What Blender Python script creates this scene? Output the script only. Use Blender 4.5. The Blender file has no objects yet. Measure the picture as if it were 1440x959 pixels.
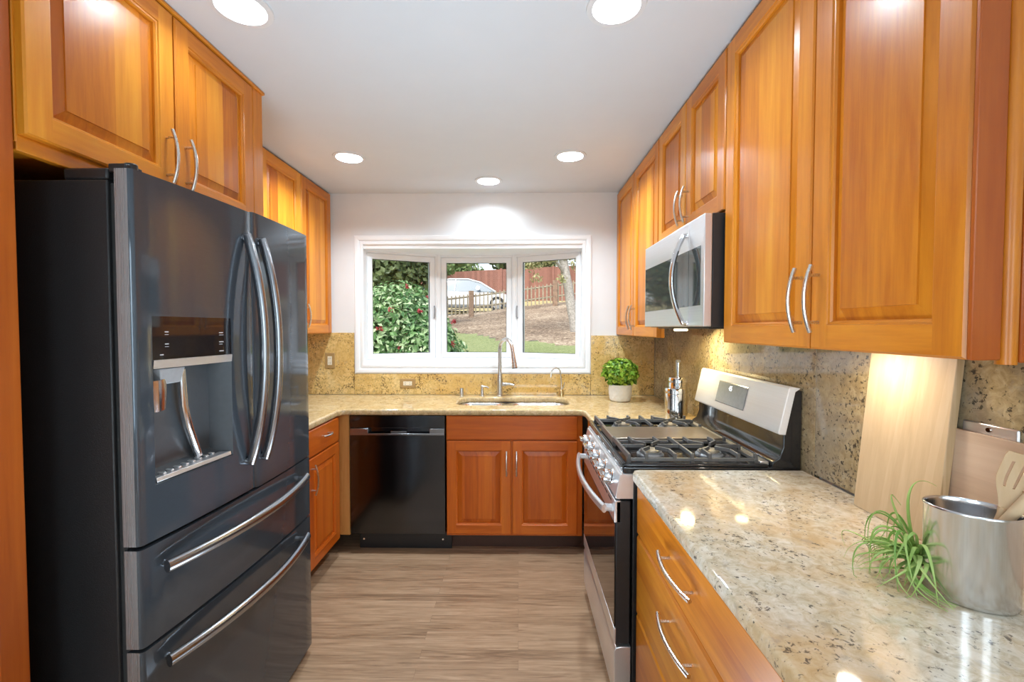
import bpy, bmesh, math, random
from mathutils import Vector, Matrix
random.seed(7)
R = math.radians
scene = bpy.context.scene
COL = scene.collection

# ------------------------------------------------------------------ camera, world, sun, exposure
cam_d = bpy.data.cameras.new('camera'); cam_d.sensor_width = 36.0; cam_d.lens = 36.0 * 629 / 1440
cam_d.clip_start = 0.02; cam_d.clip_end = 300
cam = bpy.data.objects.new('camera', cam_d); COL.objects.link(cam)
cam.location = (0, 0, 1.42); cam.rotation_euler = (R(90 - 1.69), 0, R(0.82))
scene.camera = cam
scene.view_settings.view_transform = 'Standard'
scene.view_settings.look = 'None'
scene.view_settings.gamma = 1.0
scene.view_settings.use_curve_mapping = False
scene.view_settings.exposure = 0.22

W = bpy.data.worlds.new('sky'); scene.world = W; W.use_nodes = True
_nt = W.node_tree; _nt.nodes.clear()
_sky = _nt.nodes.new('ShaderNodeTexSky'); _sky.sky_type = 'NISHITA'; _sky.sun_disc = False
_sky.sun_elevation = R(48); _sky.sun_rotation = R(200); _sky.dust_density = 3.0; _sky.air_density = 1.0
_hs = _nt.nodes.new('ShaderNodeHueSaturation'); _hs.inputs['Saturation'].default_value = 0.45
_bg = _nt.nodes.new('ShaderNodeBackground'); _bg.inputs['Strength'].default_value = 0.36
_ow = _nt.nodes.new('ShaderNodeOutputWorld')
_nt.links.new(_sky.outputs[0], _hs.inputs['Color']); _nt.links.new(_hs.outputs[0], _bg.inputs[0]); _nt.links.new(_bg.outputs[0], _ow.inputs[0])

def light(name, kind, loc, energy, color=(1, 1, 1), rot=(0, 0, 0), **kw):
    d = bpy.data.lights.new(name, kind); d.energy = energy; d.color = color
    for k, v in kw.items(): setattr(d, k, v)
    o = bpy.data.objects.new(name, d); o.location = loc; o.rotation_euler = rot; COL.objects.link(o)
    return o
light('sun', 'SUN', (0, 6, 12), 1.15, (1, 0.95, 0.88), (R(38), R(-14), R(0)), angle=R(12))
FILL_COL = (0.70, 0.86, 1.0)
# fill lamps added outside two unseen windows behind the camera, standing in for daylight
light('dining_window_fill', 'AREA', (0.36, -3.12, 1.35), 38, FILL_COL, (R(90), 0, R(0)), shape='RECTANGLE', size=1.05, size_y=1.9)
light('side_window_fill', 'AREA', (-1.87, -1.9, 1.35), 65, FILL_COL, (R(90), 0, R(-90)), shape='RECTANGLE', size=1.5, size_y=1.8)
light('ceiling_fill', 'AREA', (-0.22, 1.20, 0.30), 14.5, FILL_COL, (R(180), 0, 0), shape='DISK', size=0.7, spread=R(120))  # unseen upward lamp added to brighten and even out the ceiling
CAN_W, HOOD_W, UNDER_W = 17.0, 2.6, 1.0

# ------------------------------------------------------------------ materials
def new_mat(name):
    m = bpy.data.materials.new(name); m.use_nodes = True
    nt = m.node_tree; p = nt.nodes['Principled BSDF']
    return m, nt, p
def N(nt, t, **kw):
    n = nt.nodes.new(t)
    for k, v in kw.items():
        if k in ('operation', 'blend_type', 'data_type', 'noise_dimensions', 'feature', 'voronoi_dimensions', 'interpolation'): setattr(n, k, v)
        else: n.inputs[k].default_value = v
    return n
def L(nt, a, b): nt.links.new(a, b)
def ramp(nt, fac, stops):
    r = nt.nodes.new('ShaderNodeValToRGB'); e = r.color_ramp.elements
    while len(e) < len(stops): e.new(0.5)
    for i, (p, c) in enumerate(stops):
        e[i].position = p; e[i].color = (c[0], c[1], c[2], 1)
    L(nt, fac, r.inputs[0]); return r.outputs[0]
def mixc(nt, fac, a, b, mode='MIX'):
    n = nt.nodes.new('ShaderNodeMix'); n.data_type = 'RGBA'; n.blend_type = mode
    for s, v in ((0, fac), (6, a), (7, b)):
        if hasattr(v, 'is_linked') or hasattr(v, 'links'): L(nt, v, n.inputs[s])
        elif s == 0: n.inputs[0].default_value = v
        else: n.inputs[s].default_value = (v[0], v[1], v[2], 1)
    return n.outputs[2]
def mathn(nt, op, a, b=None):
    n = nt.nodes.new('ShaderNodeMath'); n.operation = op
    for i, v in enumerate((a, b)):
        if v is None: continue
        if hasattr(v, 'links'): L(nt, v, n.inputs[i])
        else: n.inputs[i].default_value = v
    return n.outputs[0]
def plain(name, col, rough=0.5, metal=0.0, coat=0.0, bump=0.0, bscale=60, spec=0.5, vary=0.06, **kw):
    """flat-coloured material with a light procedural mottling"""
    m, nt, p = new_mat(name)
    tc = N(nt, 'ShaderNodeTexCoord')
    no = N(nt, 'ShaderNodeTexNoise', Scale=bscale, Detail=3.0); L(nt, tc.outputs['Object'], no.inputs['Vector'])
    a = tuple(max(0, c * (1 - vary)) for c in col); b = tuple(min(1, c * (1 + vary)) for c in col)
    L(nt, ramp(nt, no.outputs[0], [(0.3, a), (0.7, b)]), p.inputs['Base Color'])
    p.inputs['Roughness'].default_value = rough; p.inputs['Metallic'].default_value = metal
    p.inputs['Coat Weight'].default_value = coat; p.inputs['Specular IOR Level'].default_value = spec
    if bump:
        bn = N(nt, 'ShaderNodeBump', Strength=bump, Distance=0.002); L(nt, no.outputs[0], bn.inputs['Height']); L(nt, bn.outputs[0], p.inputs['Normal'])
    for k, v in kw.items(): p.inputs[k].default_value = v
    return m
def wood(name, grain, dark, mid, lite, strips=True, rough=0.34, coat=0.15, width=0.085, knots=0.25, svar=0.38):
    """planed cherry: fine grain stretched along one axis, glued-up boards of different tone"""
    m, nt, p = new_mat(name)
    tc = N(nt, 'ShaderNodeTexCoord'); oi = N(nt, 'ShaderNodeObjectInfo')
    sep = N(nt, 'ShaderNodeSeparateXYZ'); L(nt, tc.outputs['Object'], sep.inputs[0])
    s = {'z': (1, 1, 0.07), 'x': (0.07, 1, 1), 'y': (1, 0.07, 1)}[grain]
    mp = N(nt, 'ShaderNodeMapping'); mp.inputs['Scale'].default_value = s
    L(nt, tc.outputs['Object'], mp.inputs['Vector'])
    off = N(nt, 'ShaderNodeVectorMath', operation='ADD')
    L(nt, mp.outputs[0], off.inputs[0])
    cx = N(nt, 'ShaderNodeCombineXYZ'); r9 = mathn(nt, 'MULTIPLY', oi.outputs['Random'], 37.0)
    for i in range(3): L(nt, r9, cx.inputs[i])
    L(nt, cx.outputs[0], off.inputs[1])
    g1 = N(nt, 'ShaderNodeTexNoise', Scale=9.0, Detail=5.0, Roughness=0.6, Distortion=0.6); L(nt, off.outputs[0], g1.inputs['Vector'])
    g2 = N(nt, 'ShaderNodeTexNoise', Scale=70.0, Detail=4.0, Roughness=0.65); L(nt, off.outputs[0], g2.inputs['Vector'])
    f = mathn(nt, 'ADD', mathn(nt, 'MULTIPLY', g1.outputs[0], 0.7), mathn(nt, 'MULTIPLY', g2.outputs[0], 0.3))
    if strips:
        a = {'z': ('X', 'Y'), 'x': ('Z', 'Y'), 'y': ('Z', 'X')}[grain]
        u = mathn(nt, 'ADD', sep.outputs[a[0]], sep.outputs[a[1]])
        u = mathn(nt, 'ADD', u, mathn(nt, 'MULTIPLY', oi.outputs['Random'], 3.3))
        k = mathn(nt, 'FLOOR', mathn(nt, 'DIVIDE', u, width))
        wn = N(nt, 'ShaderNodeTexWhiteNoise', noise_dimensions='1D'); L(nt, k, wn.inputs['W'])
        f = mathn(nt, 'ADD', f, mathn(nt, 'MULTIPLY', mathn(nt, 'SUBTRACT', wn.outputs[0], 0.5), svar))
    else:
        f = mathn(nt, 'ADD', f, mathn(nt, 'MULTIPLY', mathn(nt, 'SUBTRACT', oi.outputs['Random'], 0.5), 0.16))
    c = ramp(nt, f, [(0.28, dark), (0.5, mid), (0.74, lite)])
    if knots:
        sp = N(nt, 'ShaderNodeTexNoise', Scale=26.0, Detail=2.0); L(nt, off.outputs[0], sp.inputs['Vector'])
        kf = ramp(nt, sp.outputs[0], [(0.66, (0, 0, 0)), (0.76, (1, 1, 1))])
        c = mixc(nt, mathn(nt, 'MULTIPLY', kf, knots), c, tuple(v * 0.45 for v in dark))
    L(nt, c, p.inputs['Base Color'])
    p.inputs['Roughness'].default_value = rough; p.inputs['Specular IOR Level'].default_value = 0.35; p.inputs['Coat Weight'].default_value = coat; p.inputs['Coat Roughness'].default_value = 0.18
    bn = N(nt, 'ShaderNodeBump', Strength=0.06, Distance=0.002); L(nt, g2.outputs[0], bn.inputs['Height']); L(nt, bn.outputs[0], p.inputs['Normal'])
    return m
CH_D, CH_M, CH_L = (0.43, 0.106, 0.005), (0.64, 0.212, 0.012), (0.78, 0.33, 0.028)
RD_D, RD_M, RD_L = (0.42, 0.075, 0.004), (0.60, 0.132, 0.009), (0.72, 0.20, 0.020)
M = {}
M['cherry_z'] = wood('cherry_upright_grain', 'z', CH_D, CH_M, CH_L, strips=False)
M['cherry_x'] = wood('cherry_cross_grain_x', 'x', CH_D, CH_M, CH_L, strips=False)
M['cherry_y'] = wood('cherry_cross_grain_y', 'y', CH_D, CH_M, CH_L, strips=False)
M['cherry_panel'] = wood('cherry_glued_panel', 'z', CH_D, CH_M, CH_L, strips=True)
M['red_z'] = wood('base_cherry_upright_grain', 'z', RD_D, RD_M, RD_L, strips=False)
M['red_x'] = wood('base_cherry_cross_grain_x', 'x', RD_D, RD_M, RD_L, strips=False)
M['red_y'] = wood('base_cherry_cross_grain_y', 'y', RD_D, RD_M, RD_L, strips=False)
M['red_panel'] = wood('base_cherry_glued_panel', 'z', RD_D, RD_M, RD_L, strips=True, svar=0.2)
M['side_red'] = wood('cherry_side_panel', 'z', (0.25, 0.042, 0.003), (0.37, 0.075, 0.006), (0.47, 0.115, 0.012), strips=False)
M['filler'] = wood('pale_filler_wood', 'z', (0.50, 0.20, 0.045), (0.64, 0.31, 0.085), (0.74, 0.42, 0.15), strips=False)
M['drawer_y'] = wood('drawer_cherry', 'y', CH_D, CH_M, CH_L, strips=True, width=0.11)
M['bamboo'] = wood('pale_bamboo', 'z', (0.56, 0.40, 0.23), (0.67, 0.50, 0.31), (0.76, 0.61, 0.42), strips=True, rough=0.45, coat=0.0, width=0.021, knots=0.05, svar=0.14)
M['bamboo_edge'] = wood('bamboo_edge', 'z', (0.40, 0.25, 0.12), (0.55, 0.38, 0.2), (0.70, 0.53, 0.33), strips=True, rough=0.5, coat=0.0, width=0.006, knots=0)
M['beech'] = wood('beech_board', 'y', (0.52, 0.36, 0.25), (0.64, 0.47, 0.34), (0.72, 0.56, 0.43), strips=True, rough=0.5, coat=0.0, width=0.075, knots=0.1, svar=0.22)
M['spoonwood'] = wood('pale_spoon_wood', 'z', (0.50, 0.30, 0.15), (0.62, 0.42, 0.24), (0.70, 0.52, 0.33), strips=False, rough=0.5, coat=0.0, knots=0)
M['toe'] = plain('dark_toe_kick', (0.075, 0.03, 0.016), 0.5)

def granite(name, c0, c1, c2, dark, rough=0.05, dens=0.0, alt=None, fs=85.0, fk_amt=0.82):
    m, nt, p = new_mat(name)
    tc = N(nt, 'ShaderNodeTexCoord')
    big = N(nt, 'ShaderNodeTexNoise', Scale=5.0, Detail=6.0, Roughness=0.62, Distortion=1.2); L(nt, tc.outputs['Object'], big.inputs['Vector'])
    c = ramp(nt, big.outputs[0], [(0.30, c0), (0.5, c1), (0.68, c2)])
    mid = N(nt, 'ShaderNodeTexNoise', Scale=38.0, Detail=5.0, Roughness=0.7, Distortion=0.8); L(nt, tc.outputs['Object'], mid.inputs['Vector'])
    c = mixc(nt, 0.55, c, ramp(nt, mid.outputs[0], [(0.32, tuple(v * 0.55 for v in c0)), (0.5, c1), (0.66, tuple(min(1, v * 1.2) for v in c2))]))
    if alt:
        dr = N(nt, 'ShaderNodeTexNoise', Scale=2.3, Detail=4.0, Roughness=0.6, Distortion=0.7); L(nt, tc.outputs['Object'], dr.inputs['Vector'])
        c = mixc(nt, ramp(nt, dr.outputs[0], [(0.42, (0, 0, 0)), (0.60, (1, 1, 1))]), c, mixc(nt, 0.6, c, alt))
    # warped clusters of dark mineral flecks
    clus = N(nt, 'ShaderNodeTexNoise', Scale=7.0, Detail=3.0, Distortion=1.5); L(nt, tc.outputs['Object'], clus.inputs['Vector'])
    fl = N(nt, 'ShaderNodeTexNoise', Scale=fs, Detail=3.0, Roughness=0.65, Distortion=0.45); L(nt, tc.outputs['Object'], fl.inputs['Vector'])
    s = mathn(nt, 'ADD', fl.outputs[0], mathn(nt, 'MULTIPLY', mathn(nt, 'SUBTRACT', clus.outputs[0], 0.5), 0.42))
    fk = ramp(nt, s, [(0.60 - dens, (0, 0, 0)), (0.68 - dens, (1, 1, 1))])
    c = mixc(nt, mathn(nt, 'MULTIPLY', fk, fk_amt), c, dark)
    gr = N(nt, 'ShaderNodeTexNoise', Scale=22.0, Detail=4.0, Roughness=0.7); L(nt, tc.outputs['Object'], gr.inputs['Vector'])
    gk = ramp(nt, gr.outputs[0], [(0.58, (0, 0, 0)), (0.72, (1, 1, 1))])
    c = mixc(nt, mathn(nt, 'MULTIPLY', gk, 0.45), c, (0.30, 0.27, 0.24))
    L(nt, c, p.inputs['Base Color'])
    p.inputs['Roughness'].default_value = rough; p.inputs['Specular IOR Level'].default_value = 0.6
    return m
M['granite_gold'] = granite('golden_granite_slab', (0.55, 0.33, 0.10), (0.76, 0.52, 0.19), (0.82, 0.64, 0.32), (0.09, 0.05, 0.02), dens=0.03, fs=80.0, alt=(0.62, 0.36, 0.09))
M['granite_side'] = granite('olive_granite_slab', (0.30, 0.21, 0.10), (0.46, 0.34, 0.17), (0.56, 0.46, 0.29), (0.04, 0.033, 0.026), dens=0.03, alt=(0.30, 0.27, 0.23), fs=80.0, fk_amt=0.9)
M['granite_top'] = granite('honey_granite_top', (0.46, 0.30, 0.13), (0.62, 0.44, 0.21), (0.72, 0.57, 0.36), (0.10, 0.07, 0.05), dens=-0.02)
M['granite_near'] = granite('pale_granite_top', (0.52, 0.40, 0.24), (0.62, 0.56, 0.44), (0.70, 0.68, 0.63), (0.06, 0.05, 0.045), dens=0.0, alt=(0.56, 0.33, 0.11), fs=95.0)

def floor_mat():
    m, nt, p = new_mat('oak_floor')
    tc = N(nt, 'ShaderNodeTexCoord')
    br = nt.nodes.new('ShaderNodeTexBrick'); br.offset = 0.37; br.offset_frequency = 2
    br.inputs['Scale'].default_value = 1.0; br.inputs['Brick Width'].default_value = 1.15; br.inputs['Row Height'].default_value = 0.0585
    br.inputs['Mortar Size'].default_value = 0.0007; br.inputs['Mortar Smooth'].default_value = 0.3; br.inputs['Bias'].default_value = 0.0
    br.inputs['Color1'].default_value = (0, 0, 0, 1); br.inputs['Color2'].default_value = (1, 1, 1, 1); br.inputs['Mortar'].default_value = (0.5, 0.5, 0.5, 1)
    L(nt, tc.outputs['Object'], br.inputs['Vector'])
    mp = N(nt, 'ShaderNodeMapping'); mp.inputs['Scale'].default_value = (0.065, 1, 1); L(nt, tc.outputs['Object'], mp.inputs['Vector'])
    ad = N(nt, 'ShaderNodeVectorMath', operation='ADD'); L(nt, mp.outputs[0], ad.inputs[0])
    sc = N(nt, 'ShaderNodeVectorMath', operation='SCALE'); sc.inputs['Scale'].default_value = 4.0; L(nt, br.outputs['Color'], sc.inputs[0]); L(nt, sc.outputs[0], ad.inputs[1])
    g = N(nt, 'ShaderNodeTexNoise', Scale=36.0, Detail=7.0, Roughness=0.68, Distortion=1.6); L(nt, ad.outputs[0], g.inputs['Vector'])
    g2 = N(nt, 'ShaderNodeTexNoise', Scale=120.0, Detail=3.0); L(nt, ad.outputs[0], g2.inputs['Vector'])
    f = mathn(nt, 'ADD', mathn(nt, 'MULTIPLY', g.outputs[0], 0.7), mathn(nt, 'MULTIPLY', g2.outputs[0], 0.3))
    f = mathn(nt, 'ADD', f, mathn(nt, 'MULTIPLY', mathn(nt, 'SUBTRACT', br.outputs['Color'], 0.5), 0.14))
    c = ramp(nt, f, [(0.33, (0.20, 0.115, 0.063)), (0.5, (0.375, 0.235, 0.135)), (0.66, (0.50, 0.335, 0.21))])
    c = mixc(nt, mathn(nt, 'MULTIPLY', br.outputs['Fac'], 0.55), c, (0.09, 0.06, 0.04))
    L(nt, c, p.inputs['Base Color']); p.inputs['Roughness'].default_value = 0.36
    return m
M['floor'] = floor_mat()
M['ceiling'] = plain('ceiling_paint', (0.62, 0.635, 0.655), 0.8, bscale=8, vary=0.01)
M['wall'] = plain('warm_grey_wall_paint', (0.78, 0.79, 0.79), 0.75, bscale=8, vary=0.012)
M['white'] = plain('white_gloss_paint', (0.86, 0.86, 0.86), 0.3, bscale=10, vary=0.01)
M['lightwhite'] = plain('white_light_trim', (0.66, 0.66, 0.66), 0.4, vary=0.01)

def steel(name, col, rough, axis, amount=0.06, metal=1.0):
    """brushed metal: fine streaks that run along one axis"""
    m, nt, p = new_mat(name)
    tc = N(nt, 'ShaderNodeTexCoord'); mp = N(nt, 'ShaderNodeMapping')
    mp.inputs['Scale'].default_value = {'x': (1, 160, 160), 'y': (160, 1, 160), 'z': (160, 160, 1)}[axis]
    L(nt, tc.outputs['Object'], mp.inputs['Vector'])
    no = N(nt, 'ShaderNodeTexNoise', Scale=3.0, Detail=2.0); L(nt, mp.outputs[0], no.inputs['Vector'])
    rr = N(nt, 'ShaderNodeMapRange'); rr.inputs['To Min'].default_value = max(0.02, rough - amount); rr.inputs['To Max'].default_value = rough + amount
    L(nt, no.outputs[0], rr.inputs['Value']); L(nt, rr.outputs[0], p.inputs['Roughness'])
    L(nt, ramp(nt, no.outputs[0], [(0.3, tuple(c * 0.94 for c in col)), (0.7, col)]), p.inputs['Base Color'])
    p.inputs['Metallic'].default_value = metal
    return m
M['stainless_y'] = steel('brushed_stainless_y', (0.84, 0.845, 0.86), 0.32, 'y', 0.06, 0.85)
M['stainless_panel_bright'] = steel('whitened_stainless_panel', (0.95, 0.95, 0.96), 0.34, 'y', 0.06, 0.15)  # bright reflection put into a whitened, mostly non-metallic colour
M['stainless_z'] = steel('brushed_stainless_z', (0.74, 0.745, 0.76), 0.19, 'z')
M['nickel'] = steel('brushed_nickel', (0.70, 0.67, 0.63), 0.28, 'z')
M['sink_steel'] = steel('sink_steel', (0.72, 0.70, 0.66), 0.26, 'x')
M['chrome'] = plain('polished_chrome', (0.80, 0.79, 0.77), 0.06, 1.0, vary=0.01)
M['black_steel_y'] = steel('black_stainless_y', (0.076, 0.088, 0.103), 0.07, 'y', 0.02, 0.45)
M['black_steel_sheen_edge'] = steel('black_stainless_sheen_edge', (0.42, 0.425, 0.43), 0.28, 'z', 0.05, 0.7)  # same black steel, paler: reflected light on the door sides put into the colour
M['black_steel_x'] = steel('black_stainless_x', (0.095, 0.105, 0.12), 0.15, 'x', 0.03)
M['dark_handle'] = steel('smoked_steel_handle', (0.36, 0.37, 0.39), 0.24, 'y', 0.05)
M['fridge_side'] = plain('textured_black_paint', (0.022, 0.022, 0.023), 0.36, bump=0.35, bscale=420, vary=0.1)
M['black_plastic'] = plain('black_plastic', (0.02, 0.02, 0.021), 0.35)
M['black_gloss'] = plain('black_glass', (0.012, 0.010, 0.011), 0.05, coat=0.3)
M['black_enamel'] = plain('black_enamel', (0.018, 0.018, 0.02), 0.14, coat=0.5)
M['cast_iron'] = plain('cast_iron', (0.11, 0.108, 0.106), 0.36, bump=0.2, bscale=300)
M['griddle'] = plain('griddle_plate', (0.34, 0.29, 0.24), 0.3, 0.75, bscale=30)
M['burner'] = plain('burner_cap', (0.34, 0.29, 0.22), 0.4, 0.2)
M['bay_plastic'] = plain('dispenser_plastic', (0.060, 0.066, 0.072), 0.28)
M['grey_plastic'] = plain('grey_plastic', (0.28, 0.285, 0.29), 0.35)
M['display'] = plain('display_glass', (0.30, 0.315, 0.325), 0.18)
M['icon_white'] = plain('printed_white', (0.50, 0.50, 0.50), 0.5)
M['mw_glass'] = plain('dark_mirror_glass', (0.17, 0.19, 0.19), 0.04, 0.75, vary=0.02)
M['plate_tan'] = plain('tan_cover_plate', (0.42, 0.26, 0.10), 0.45)
M['ivory'] = plain('ivory_plastic', (0.82, 0.74, 0.58), 0.35)
M['brass'] = plain('satin_brass', (0.70, 0.55, 0.30), 0.28, 1.0)
M['rubber'] = plain('dark_rubber', (0.03, 0.03, 0.03), 0.7)
def emit(name, col, s):
    m, nt, p = new_mat(name); p.inputs['Base Color'].default_value = (*col, 1)
    p.inputs['Emission Color'].default_value = (*col, 1); p.inputs['Emission Strength'].default_value = s
    return m
M['lens'] = emit('lamp_lens', (1.0, 0.98, 0.94), 6.0)
M['warm_lens'] = emit('warm_lamp_lens', (1.0, 0.80, 0.45), 6.0)
M['digit'] = emit('lit_digits', (0.9, 0.95, 1.0), 1.2)
def glass(name, tint=(1, 1, 1), refl=0.06):
    m, nt, p = new_mat(name); nt.nodes.remove(p)
    tr = nt.nodes.new('ShaderNodeBsdfTransparent'); tr.inputs[0].default_value = (*tint, 1)
    gl = nt.nodes.new('ShaderNodeBsdfGlossy'); gl.inputs['Roughness'].default_value = 0.0
    fr = nt.nodes.new('ShaderNodeFresnel'); fr.inputs[0].default_value = 1.2
    mx = nt.nodes.new('ShaderNodeMixShader')
    L(nt, fr.outputs[0], mx.inputs[0]); L(nt, tr.outputs[0], mx.inputs[1]); L(nt, gl.outputs[0], mx.inputs[2])
    L(nt, mx.outputs[0], nt.nodes['Material Output'].inputs[0]); return m
M['glass'] = glass('window_glass', (0.97, 0.985, 0.98))

def leafm(name, c0, c1, c2, rough=0.45, trans=0.25):
    m, nt, p = new_mat(name)
    geo = N(nt, 'ShaderNodeNewGeometry')
    c = ramp(nt, geo.outputs['Random Per Island'], [(0.0, c0), (0.5, c1), (1.0, c2)])
    L(nt, c, p.inputs['Base Color']); p.inputs['Roughness'].default_value = rough
    tr = nt.nodes.new('ShaderNodeBsdfTranslucent'); L(nt, c, tr.inputs[0])
    mx = nt.nodes.new('ShaderNodeMixShader'); mx.inputs[0].default_value = trans
    L(nt, p.outputs[0], mx.inputs[1]); L(nt, tr.outputs[0], mx.inputs[2]); L(nt, mx.outputs[0], nt.nodes['Material Output'].inputs[0])
    return m
M['boxwood'] = leafm('boxwood_leaf', (0.06, 0.17, 0.015), (0.22, 0.42, 0.03), (0.55, 0.68, 0.09))
M['airleaf'] = leafm('air_plant_leaf', (0.20, 0.38, 0.07), (0.34, 0.53, 0.12), (0.50, 0.64, 0.22), 0.5)
M['camellia'] = leafm('camellia_leaf', (0.06, 0.16, 0.05), (0.17, 0.33, 0.11), (0.55, 0.66, 0.40), 0.28, 0.2)
M['flower'] = leafm('camellia_flower', (0.32, 0.02, 0.03), (0.42, 0.04, 0.05), (0.5, 0.09, 0.10))
M['treeleaf'] = leafm('dark_tree_leaf', (0.045, 0.075, 0.025), (0.10, 0.14, 0.05), (0.20, 0.25, 0.10))
M['treeleaf2'] = leafm('bright_tree_leaf', (0.10, 0.18, 0.05), (0.20, 0.30, 0.10), (0.36, 0.42, 0.18))
M['oakleaf'] = leafm('yellow_tree_leaf', (0.22, 0.24, 0.10), (0.38, 0.38, 0.18), (0.52, 0.48, 0.28))
M['bark'] = plain('pale_bark', (0.34, 0.31, 0.28), 0.85, bump=0.8, bscale=25, vary=0.3)
M['dark_bark'] = plain('dark_bark', (0.09, 0.07, 0.05), 0.9, vary=0.3)
M['grey_wood'] = plain('weathered_picket_wood', (0.30, 0.26, 0.19), 0.85, bscale=14, vary=0.3)
M['post_wood'] = plain('weathered_post_wood', (0.24, 0.16, 0.11), 0.85, bscale=14, vary=0.3)
M['red_fence'] = None
def red_fence_mat():
    m, nt, p = new_mat('redwood_boards')
    tc = N(nt, 'ShaderNodeTexCoord'); sep = N(nt, 'ShaderNodeSeparateXYZ'); L(nt, tc.outputs['Object'], sep.inputs[0])
    k = mathn(nt, 'FLOOR', mathn(nt, 'DIVIDE', sep.outputs['X'], 0.15))
    wn = N(nt, 'ShaderNodeTexWhiteNoise', noise_dimensions='1D'); L(nt, k, wn.inputs['W'])
    no = N(nt, 'ShaderNodeTexNoise', Scale=6.0, Detail=4.0); L(nt, tc.outputs['Object'], no.inputs['Vector'])
    f = mathn(nt, 'ADD', mathn(nt, 'MULTIPLY', wn.outputs[0], 0.5), mathn(nt, 'MULTIPLY', no.outputs[0], 0.5))
    L(nt, ramp(nt, f, [(0.2, (0.19, 0.080, 0.055)), (0.8, (0.29, 0.13, 0.095))]), p.inputs['Base Color']); p.inputs['Roughness'].default_value = 0.8
    return m
M['red_fence'] = red_fence_mat()
def ground_mat(name, stops, scale, detail=8):
    m, nt, p = new_mat(name); tc = N(nt, 'ShaderNodeTexCoord')
    no = N(nt, 'ShaderNodeTexNoise', Scale=scale, Detail=detail, Roughness=0.75, Distortion=0.6); L(nt, tc.outputs['Object'], no.inputs['Vector'])
    n2 = N(nt, 'ShaderNodeTexNoise', Scale=0.9, Detail=3.0); L(nt, tc.outputs['Object'], n2.inputs['Vector'])
    f = mathn(nt, 'ADD', mathn(nt, 'MULTIPLY', no.outputs[0], 0.75), mathn(nt, 'MULTIPLY', n2.outputs[0], 0.25))
    L(nt, ramp(nt, f, stops), p.inputs['Base Color']); p.inputs['Roughness'].default_value = 0.95
    bn = N(nt, 'ShaderNodeBump', Strength=0.9, Distance=0.06); L(nt, no.outputs[0], bn.inputs['Height']); L(nt, bn.outputs[0], p.inputs['Normal'])
    return m
M['lawn'] = ground_mat('lawn_grass', [(0.3, (0.14, 0.19, 0.06)), (0.5, (0.30, 0.35, 0.14)), (0.68, (0.50, 0.48, 0.27))], 22.0)
M['mulch'] = ground_mat('leaf_mulch', [(0.36, (0.10, 0.065, 0.042)), (0.5, (0.34, 0.245, 0.17)), (0.6, (0.62, 0.50, 0.37))], 13.0)
M['street'] = ground_mat('grey_asphalt', [(0.3, (0.20, 0.20, 0.20)), (0.7, (0.30, 0.30, 0.30))], 9.0)
M['bank'] = ground_mat('dry_yellow_grass', [(0.3, (0.30, 0.24, 0.10)), (0.5, (0.48, 0.40, 0.20)), (0.7, (0.60, 0.52, 0.30))], 8.0)
M['car_white'] = plain('white_car_paint', (0.80, 0.81, 0.83), 0.15, coat=0.8, vary=0.01)
M['car_glass'] = plain('car_glass', (0.16, 0.21, 0.26), 0.05, vary=0.02)
M['tyre'] = plain('tyre_rubber', (0.025, 0.025, 0.025), 0.8)
M['alloy'] = plain('alloy_wheel', (0.5, 0.5, 0.52), 0.3, 0.9)
M['pot'] = plain('white_ceramic', (0.80, 0.77, 0.72), 0.45, vary=0.02)
M['soil'] = plain('potting_soil', (0.05, 0.035, 0.02), 0.9, bscale=80, vary=0.4)
M['gap'] = plain('gap_shade', (0.03, 0.015, 0.008), 0.8)

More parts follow.
